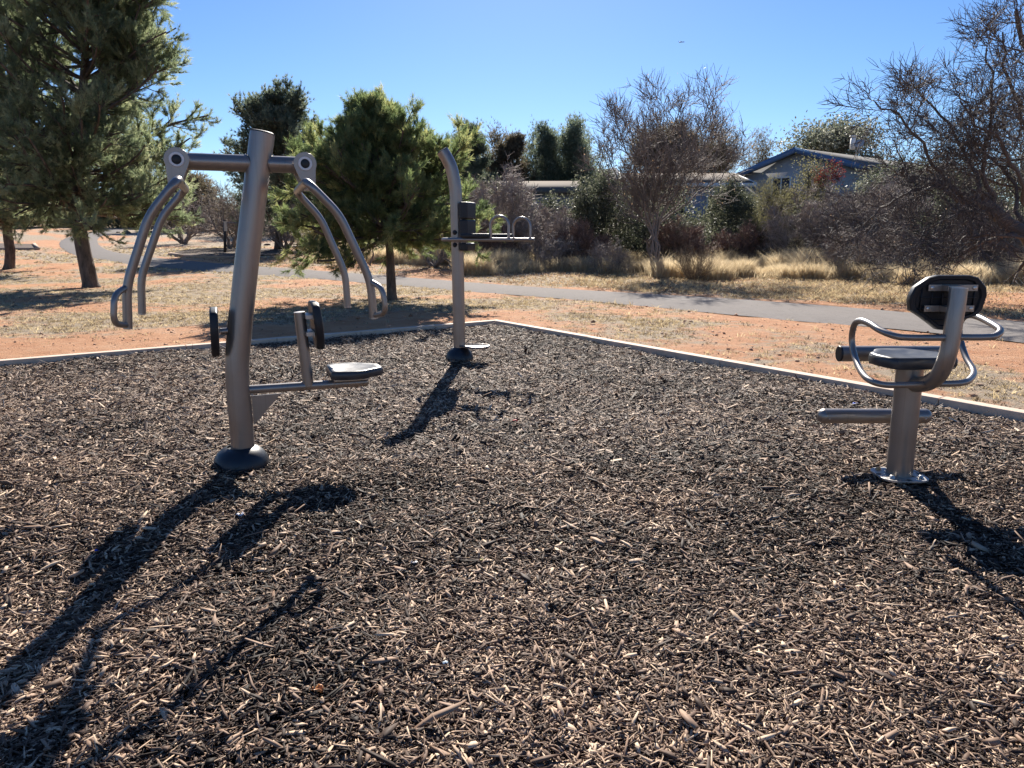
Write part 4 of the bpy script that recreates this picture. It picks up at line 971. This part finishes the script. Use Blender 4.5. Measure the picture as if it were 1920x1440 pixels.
# short turf between kerb and path and beyond
mb = MB()
def turf(x0, x1, y0, y1, n, hs, w):
    cx = rng.uniform(x0, x1, n); cy = rng.uniform(y0, y1, n); s, t = st(cx, cy); g = grass_amount(cx, cy)
    k = ((s < -.2) | (t < -.2)) & ~path_mask(cx, cy) & (rng.random(n) < g**1.6*.95+.015) & (np.abs(cx) < .75*cy+2)
    cx, cy, g = cx[k], cy[k], g[k]; m_ = 9; X_ = np.repeat(cx, m_)+rng.normal(0, .03, len(cx)*m_); Y_ = np.repeat(cy, m_)+rng.normal(0, .03, len(cx)*m_)
    nn = len(X_); tn = np.repeat(rng.uniform(-.1, 1.0, len(cx)), m_)+rng.normal(0, .12, nn)
    blades(mb, X_, Y_, rise(X_, Y_)+SOIL-.012, hs*rng.uniform(.4, 1.3, nn), np.full(nn, w), 1.6, tn)
turf(-16, 10, 6, 16, 42000, .034, .010); turf(-14, 10, 6, 18, 5200, .065, .010); turf(-22, 16, 16, 26, 24000, .045, .010); turf(-32, 20, 26, 45, 16000, .07, .02); turf(2, 22, 13, 27, 7000, .11, .012)
tag(mb.build('short_grass', M_TURF), 'short dead lawn grass on the ground between the kerb and the thicket', 'grass', kind='stuff')
# clods and small stones lying on the bare soil
mb = MB(); n = 26000; cx = rng.uniform(-13, 11, n); cy = rng.uniform(5.5, 24, n); s_1, t_1 = st(cx, cy)
k = ((s_1 < -.16) | (t_1 < -.16)) & ~path_mask(cx, cy) & (np.abs(cx) < .75*cy+1.5) & (rng.random(n) < .25+1.1*fbm(cx*.8, cy*.8, 3, 61)**2); cx, cy = cx[k], cy[k]; n = len(cx)
r_ = np.clip(rng.lognormal(math.log(.009), .55, n), .004, .045); c_ = np.stack([cx, cy, rise(cx, cy)+SOIL+r_*.2], 1)
dirs = np.array([[1, 0, 0], [0, 1, 0], [-1, 0, 0], [0, -1, 0], [0, 0, .7], [0, 0, -.6]]); V = c_[:, None]+dirs[None]*(r_[:, None, None])*rng.uniform(.5, 1.4, (n, 6, 1))+rng.normal(0, .2, (n, 6, 3))*r_[:, None, None]
tri = np.array([[0, 1, 4], [1, 2, 4], [2, 3, 4], [3, 0, 4], [1, 0, 5], [2, 1, 5], [3, 2, 5], [0, 3, 5]])
mb.add(V, (np.arange(n)*6)[:, None, None].repeat(8, 1).repeat(3, 2).reshape(-1, 3)+np.tile(tri, (n, 1)), np.repeat(rng.uniform(0, 1, n), 6))
tag(mb.build('soil_clods', m_twig('soil_clod', (.20, .10, .055), (.56, .34, .22))), 'small clods and stones scattered on the orange soil beyond the kerb', 'clods', kind='stuff')
# tall straw grass in front of the thicket
mb = MB()
def tall(pxs, ybase, spread, n, h0, h1):
    for (xa, xb), yb, sy in zip(pxs, ybase, spread):
        pa = G(xa, yb); pb_ = G(xb, yb); k = n; f = rng.random(k); cx = pa[0]*(1-f)+pb_[0]*f; cy = pa[1]*(1-f)+pb_[1]*f+rng.uniform(0, sy, k)+1.6*(vnoise(cx*.9, cx*0, 55)-.3)
        clump = .45*fbm(cx*.55, cy*.55, 2, 90)+.55*fbm(cx*2.3, cy*2.3, 2, 91); kp = clump > .47+.06*rng.normal(0, 1, k); cx, cy, clump = cx[kp], cy[kp], clump[kp]; m_ = 16; X_ = np.repeat(cx, m_)+rng.normal(0, .09, len(cx)*m_); Y_ = np.repeat(cy, m_)+rng.normal(0, .09, len(cx)*m_)
        nn = len(X_); hh = np.repeat(h0+(h1-h0)*np.clip((clump-.42)*3.2, 0, 1)*rng.uniform(.55, 1.1, len(cx)), m_)*rng.uniform(.5, 1.15, nn); tn = np.repeat(.35+.5*(fbm(cx*.7, cy*.7, 2, 14)), m_)+rng.normal(0, .15, nn)
        blades(mb, X_, Y_, rise(X_, Y_)+SOIL-.03, hh, np.full(nn, .012), .8, tn)
tall([(860, 1230), (1240, 1570), (1330, 1540), (1560, 1990), (560, 860), (1700, 2000)], [517, 527, 522, 526, 497, 540], [4.2, 6.0, 5.0, 5.0, 4, 4.5], 8200, .3, .95)
tag(mb.build('tall_grass', M_STRAW), 'tall straw coloured dry grass along the edge of the thicket', 'grass', kind='stuff')
mb = MB()
n = 80000; cx = rng.uniform(-14, 18, n); cy = rng.uniform(10, 36, n)
dpath = np.zeros(n)
fy = np.interp(cx, PFd[::-1, 0][::1][np.argsort(PFd[::-1, 0])], PFd[::-1, 1][np.argsort(PFd[::-1, 0])])
k = (cy > fy+.3) & (rng.random(n) < .38*fbm(cx*.6, cy*.6, 3, 41)) & ~path_mask(cx, cy)
cx, cy = cx[k], cy[k]; m_ = 5; X_ = np.repeat(cx, m_)+rng.normal(0, .06, len(cx)*m_); Y_ = np.repeat(cy, m_)+rng.normal(0, .06, len(cx)*m_); nn = len(X_)
leaves(mb, np.stack([X_, Y_, rise(X_, Y_)+SOIL+rng.uniform(0, .05, nn)], 1), .06, .4)
tag(mb.build('leaf_litter', M_DRYLEAF), 'brown leaf litter strewn under the thicket beyond the path', 'leaf litter', kind='stuff')

# ---------------- houses ----------------
M_WALL_A = m_simple('grey_lilac_siding', (.30, .29, .33), .8, 0, .08, 3, .1)
M_WALL_C = m_simple('pale_grey_siding', (.38, .38, .385), .8, 0, .08, 3, .1)
M_ROOF_T = m_simple('tan_shingles', (.13, .11, .095), .95, 0, .18, 9, .6, .08)
M_ROOF_G = m_simple('grey_shingles', (.15, .145, .14), .95, 0, .18, 9, .6, .08)
M_BLUE = m_simple('blue_fascia_paint', (.075, .14, .26), .5, 0, .08, 4, .1)
M_TRIM = m_simple('white_trim', (.70, .69, .66), .5, 0, .05, 5, .05)
M_GLASS = m_simple('dark_window_glass', (.03, .035, .045), .08, 0, .1, 5, 0)
def house(label, ctr, ang, L, Wd, zw, zr, wall, roof, fascia, wins=()):
    """L along ridge (local x), Wd across; gable at both ends"""
    ctr = np.array(ctr, float); t = thing('house', label, 'house', ctr); ux = np.array([math.cos(ang), math.sin(ang), 0]); uy = np.array([-math.sin(ang), math.cos(ang), 0])
    q = lambda a, b, z: ctr+ux*a+uy*b+ZU*z
    mb = MB(); pent = [q(-L/2, -Wd/2, -.5), q(-L/2, -Wd/2, zw), q(-L/2, 0, zr-.08), q(-L/2, Wd/2, zw), q(-L/2, Wd/2, -.5)]
    prism(mb, pent, ux*L); mb.build('wall', wall, t)
    ov, e = .45, .5; sl = (zr-zw)/(Wd/2); th_ = .16
    for s in (-1, 1):
        mb = MB(); pr = [q(-L/2-ov, 0, zr+.02), q(-L/2-ov, s*(Wd/2+e), zw-sl*e+.02), q(-L/2-ov, s*(Wd/2+e), zw-sl*e+.02+th_), q(-L/2-ov, 0, zr+.02+th_)]
        prism(mb, pr if s < 0 else pr[::-1], ux*(L+2*ov)); mb.build('roof', roof, t)
    for s in (-1, 1):
        mb = MB()
        for a in (-L/2-ov-.03, L/2+ov):
            pr = [q(a, 0, zr-.10), q(a, s*(Wd/2+e+.02), zw-sl*e-.12), q(a, s*(Wd/2+e+.02), zw-sl*e+.21), q(a, 0, zr+.22)]
            prism(mb, pr if s < 0 else pr[::-1], ux*.03)
        pr = q(0, s*(Wd/2+e+.018), zw-sl*e+.09); box(mb, pr, L+2*ov, .03, .2, ux, uy, ZU)
        mb.build('fascia', fascia, t)
    for (side, a, z, w, h) in wins:      # side 'g' gable (-x end), 'f' long front (-y)
        c0 = q(-L/2-.03, a, z) if side == 'g' else q(a, -Wd/2-.03, z); wx, wn = (uy, ux) if side == 'g' else (ux, uy)
        m1 = MB(); box(m1, c0, w, .04, h, wx, wn, ZU); wo_ = m1.build('window', M_GLASS, t)
        m1 = MB()
        for dx, dz, sw, sh in ((-w/2, 0, .09, h+.09), (w/2, 0, .09, h+.09), (0, h/2, w-.09, .09), (0, -h/2, w-.09, .09), (0, 0, .06, h-.09)): box(m1, c0-wn*.02+wx*dx+ZU*dz, sw, .07, sh, wx, wn, ZU)
        m1.build('window_frame', M_TRIM, t)
    return t, q
Yc = 45.0; ap = at(1499, 279, Yc); zg = float(rise(0, Yc)); gx = ap[0]; zr = ap[2]-zg
le = at(1415, 312, Yc+1.0)
hc = np.array([gx, Yc, zg]); ang = R(38); ux = np.array([math.cos(ang), math.sin(ang), 0])
hC, qC = house('house with a blue trimmed gable roof behind the shrubs', hc+ux*7.5, ang, 15, 7.2, zr-1.25, zr-.15, M_WALL_C, M_ROOF_G, M_BLUE, wins=(('g', 1.0, 3.4, 1.2, 1.3), ('f', -3.5, 3.3, 1.5, 1.2), ('f', 1, 3.3, 1.5, 1.2)))
mb = MB(); p = at(1599, 268, 51); box(mb, [p[0], 51, p[2]], .25, .25, .8); box(mb, [p[0], 51, p[2]+.43], .38, .38, .06); mb.build('roof_vent', M_TRIM, hC)
p = at(1612, 270, 50); mb = MB(); lathe(mb, [(.01, 0), (.2, .02), (.32, .07), (.33, .075), (.2, .035), (.01, .015)], p, (-.5, -.6, .5), 24); tube(mb, [p, p-ZU*.6], .03, 8); mb.build('satellite_dish', M_WALL_C, hC)
Yh = 43.0; a = at(1180, 322, Yh); b = at(1400, 322, Yh); zg = float(rise(0, Yh)); zr = a[2]-zg
house('middle low house with a shallow brown roof and white gutter', [(a[0]+b[0])/2, Yh+3, zg], R(2), b[0]-a[0]-.6, 7, zr-.75, zr, M_WALL_A, M_ROOF_T, M_TRIM, wins=(('f', -1, 2.4, 1.4, 1.1), ('f', 1.6, 2.4, 1.4, 1.1)))
Yh = 42.0; a = at(925, 338, Yh); b = at(1092, 338, Yh); zg = float(rise(0, Yh)); zr = a[2]-zg
house('left low house with a pale tan roof and lilac grey wall', [(a[0]+b[0])/2, Yh+3, zg], R(-2), b[0]-a[0]-.8, 7, zr-.65, zr, M_WALL_A, M_ROOF_T, M_ROOF_T)

# ---------------- small things ----------------
M_POST = m_simple('dark_post', (.03, .028, .026), .6, 0, .2)
p0 = G(422, 476); tp = at(421, 413, p0[1]); arm = at(452, 418, p0[1])
t = thing('exercise_post', 'thin black post with a horizontal arm beyond the path, left of the leaning column', 'post', p0)
mb = MB(); tube(mb, [p0-ZU*.1, tp], .07, 14); mb.build('post', M_POST, t, smooth=True); mb = MB(); tube(mb, [at(422, 418, p0[1]), arm], .025, 8); mb.build('arm', M_METAL, t)
mb = MB(); box(mb, at(423, 424, p0[1]-.1), .16, .03, .5); mb.build('sign_plate', M_METAL_L, t, bevel=.005)
def border(label, pts):
    mb = MB(); P = [G(*q) for q in pts]
    for a, b in zip(P[:-1], P[1:]):
        d = b-a; L = np.linalg.norm(d); d = d/L; nn = np.array([-d[1], d[0], 0]); box(mb, (a+b)/2+ZU*.07, L, .16, .17, d, nn/np.linalg.norm(nn), np.cross(d, nn))
    tag(mb.build('timber_edging', M_EDGE, loc=P[0]), label, 'edging')
M_EDGE = m_simple('edging_timber', (.40, .28, .20), .85, 0, .2, 6, .4)
border('low timber edging of a second bed beyond the path, behind the leaning column', [(318, 479), (345, 484), (385, 486), (436, 486)])
border('low timber edging of a small bed at the far left', [(-40, 470), (72, 470), (64, 460)])
border('long low timber edging across the path bend in the distance', [(165, 431), (262, 432)])
# second bed and left bed mulch patches
def patch(pts):
    P = np.array([G(*q) for q in pts]); c0 = P.mean(0); mb = MB(); V = np.vstack([[c0], P]); V[:, 2] = [rise(v[0], v[1])+SOIL+.045 for v in V]
    n = len(P); mb.add(V, np.array([[0, 1+i, 1+(i+1) % n] for i in range(n)])); return mb
mb = patch([(318, 478), (345, 483), (385, 485), (436, 485), (520, 480), (540, 470), (470, 467), (370, 468)])
m2 = patch([(-40, 469), (71, 469), (63, 460), (-30, 458)])
tag(mb.build('mulch_bed', bpy.data.materials['mulch_fines']), kind='structure'); tag(m2.build('mulch_bed', bpy.data.materials['mulch_fines']), kind='structure')
# stones by the path bend
for k, (x, y, s, lb) in enumerate(((237, 439, .28, 'larger brown boulder beside the path bend'), (222, 437, .16, 'smaller brown stone left of the boulder'), (500, 461, .14, 'pale stone just right of the leaning column'))):
    p = G(x, y); mb = MB(); bm_n = 10; prof = [(s*math.sin(a)*1.3+.001, -s*.8*math.cos(a)) for a in np.linspace(0, math.pi, 9)]; lathe(mb, prof, p+ZU*s*.2, seg=11)
    V = mb.V[0]; V += (vnoise(V[:, 0]*7, V[:, 2]*9+V[:, 1]*5, 4)[:, None]-.5)*s*.7; tag(mb.build('boulder', M_BARK, smooth=True, loc=p), lb, 'rock')
# tufts of dark twiggy growth along the path
for x, y, lb in ((560, 492, 'low spiky dark tuft beyond the path, right of the leaning column'), (590, 494, 'low spiky dark tuft beyond the path, under the bright pine')):
    twig_shrub(lb, x-18, x+18, y-24, y, n=26, r0=.012, lv=(3,), Lr=(.3,), tone=(.1, .6), up=.1, wander=.05, min_r=.01)

# litter on the mulch
def scrap(label, px, py, s, col, nm='scrap', cat='litter'):
    d = ray(px, py); p = O+d*((.018-O[2])/d[2]); p[2] = mulch_h(p[0], p[1])+.016
    n = 7; g = np.linspace(-1, 1, n); X_, Y_ = np.meshgrid(g, g, indexing='ij'); k = rng.integers(1000)
    Z_ = (vnoise(X_*1.9+k, Y_*1.9, 8)-.4)*1.1; V = np.stack([X_*s*(1-.35*Y_**2)+.2*s*Z_, Y_*s*.7*(1-.3*X_**2), Z_*s], -1).reshape(-1, 3)+p
    i, j = np.meshgrid(np.arange(n-1), np.arange(n-1), indexing='ij'); F = np.stack([i*n+j, (i+1)*n+j, (i+1)*n+j+1, i*n+j+1], -1).reshape(-1, 4)
    mb = MB(); mb.add(V, F); o = mb.build(nm, m_simple('scrap_'+str(px), col, .5, 0, .1, 30, 0), loc=p, smooth=True)
    so = o.modifiers.new('thick', 'SOLIDIFY'); so.thickness = .0015; tag(o, label, cat)
scrap('crumpled white paper scrap beside the press machine shadow', 450, 970, .022, (.72, .72, .76), 'paper_scrap')
scrap('bright blue plastic scrap on the mulch near the right kerb', 1603, 756, .022, (.01, .12, .75), 'plastic_scrap')
scrap('small red scrap on the mulch in front of the dip station', 966, 792, .020, (.70, .05, .05), 'plastic_scrap')
scrap('small blue scrap left of the column shadow', 181, 1036, .008, (.02, .08, .6), 'plastic_scrap')
scrap('orange brown fuzzy seed pod lying near the bottom left', 594, 1300, .022, (.50, .20, .06), 'seed_pod', 'seed pod')
scrap('tiny yellow scrap in the middle of the mulch', 903, 1045, .009, (.65, .55, .10), 'plastic_scrap')
scrap('pale crumpled paper bit in the middle of the mulch', 777, 1053, .016, (.62, .58, .55), 'paper_scrap')
scrap('pale leaf scrap on the mulch near the front', 835, 1246, .010, (.60, .70, .74), 'paper_scrap')

# plane far overhead
p = at(1278, 79, 3600.0); t = thing('airplane', 'tiny white airplane high in the clear sky', 'airplane', p)
mb = MB(); tube(mb, [p-np.array([13, 0, 1.5]), p-np.array([10, 0, .5]), p+np.array([10, 0, 1]), p+np.array([14, 0, 1])], [.4, 1.9, 1.9, .4], 12); mb.build('fuselage', M_TRIM, t, smooth=True)
mb = MB(); prism(mb, [p+np.array([4, 0, -.5]), p+np.array([-6, 14, .5]), p+np.array([-8, 14, .5]), p+np.array([-4, 0, -.5]), p+np.array([-8, -14, .5]), p+np.array([-6, -14, .5])], (0, 0, .5)); mb.build('wing', M_TRIM, t)
mb = MB(); prism(mb, [p+np.array([-10, 0, 1]), p+np.array([-13, 0, 1]), p+np.array([-14.5, 0, 5]), p+np.array([-13, 0, 5])], (0, .4, 0)); mb.build('tail_fin', M_TRIM, t)

# distant hills
xs = np.linspace(-2600, 3200, 90); mb = MB(); V = []
for q, yy in enumerate((2600, 3000, 3600)):
    for x in xs:
        h = 120+170*fbm(np.array(x*.0016+3), np.array(.3), 4, 70); pk = 150*math.exp(-((x-380)/130)**2)+150*math.exp(-((x-1650)/250)**2)
        V.append([x, yy, 0 if q == 0 else (h*.55+pk if q == 1 else 0)])
i, j = np.meshgrid(np.arange(2), np.arange(89), indexing='ij'); F = np.stack([i*90+j, i*90+j+1, (i+1)*90+j+1, (i+1)*90+j], -1).reshape(-1, 4)
mb.add(V, F); tag(mb.build('hills', m_simple('haze_blue_hills', (.07, .085, .12), .95, 0, .2, .01, 0), smooth=True), kind='structure')  # distance haze is painted in as a bluish hill colour
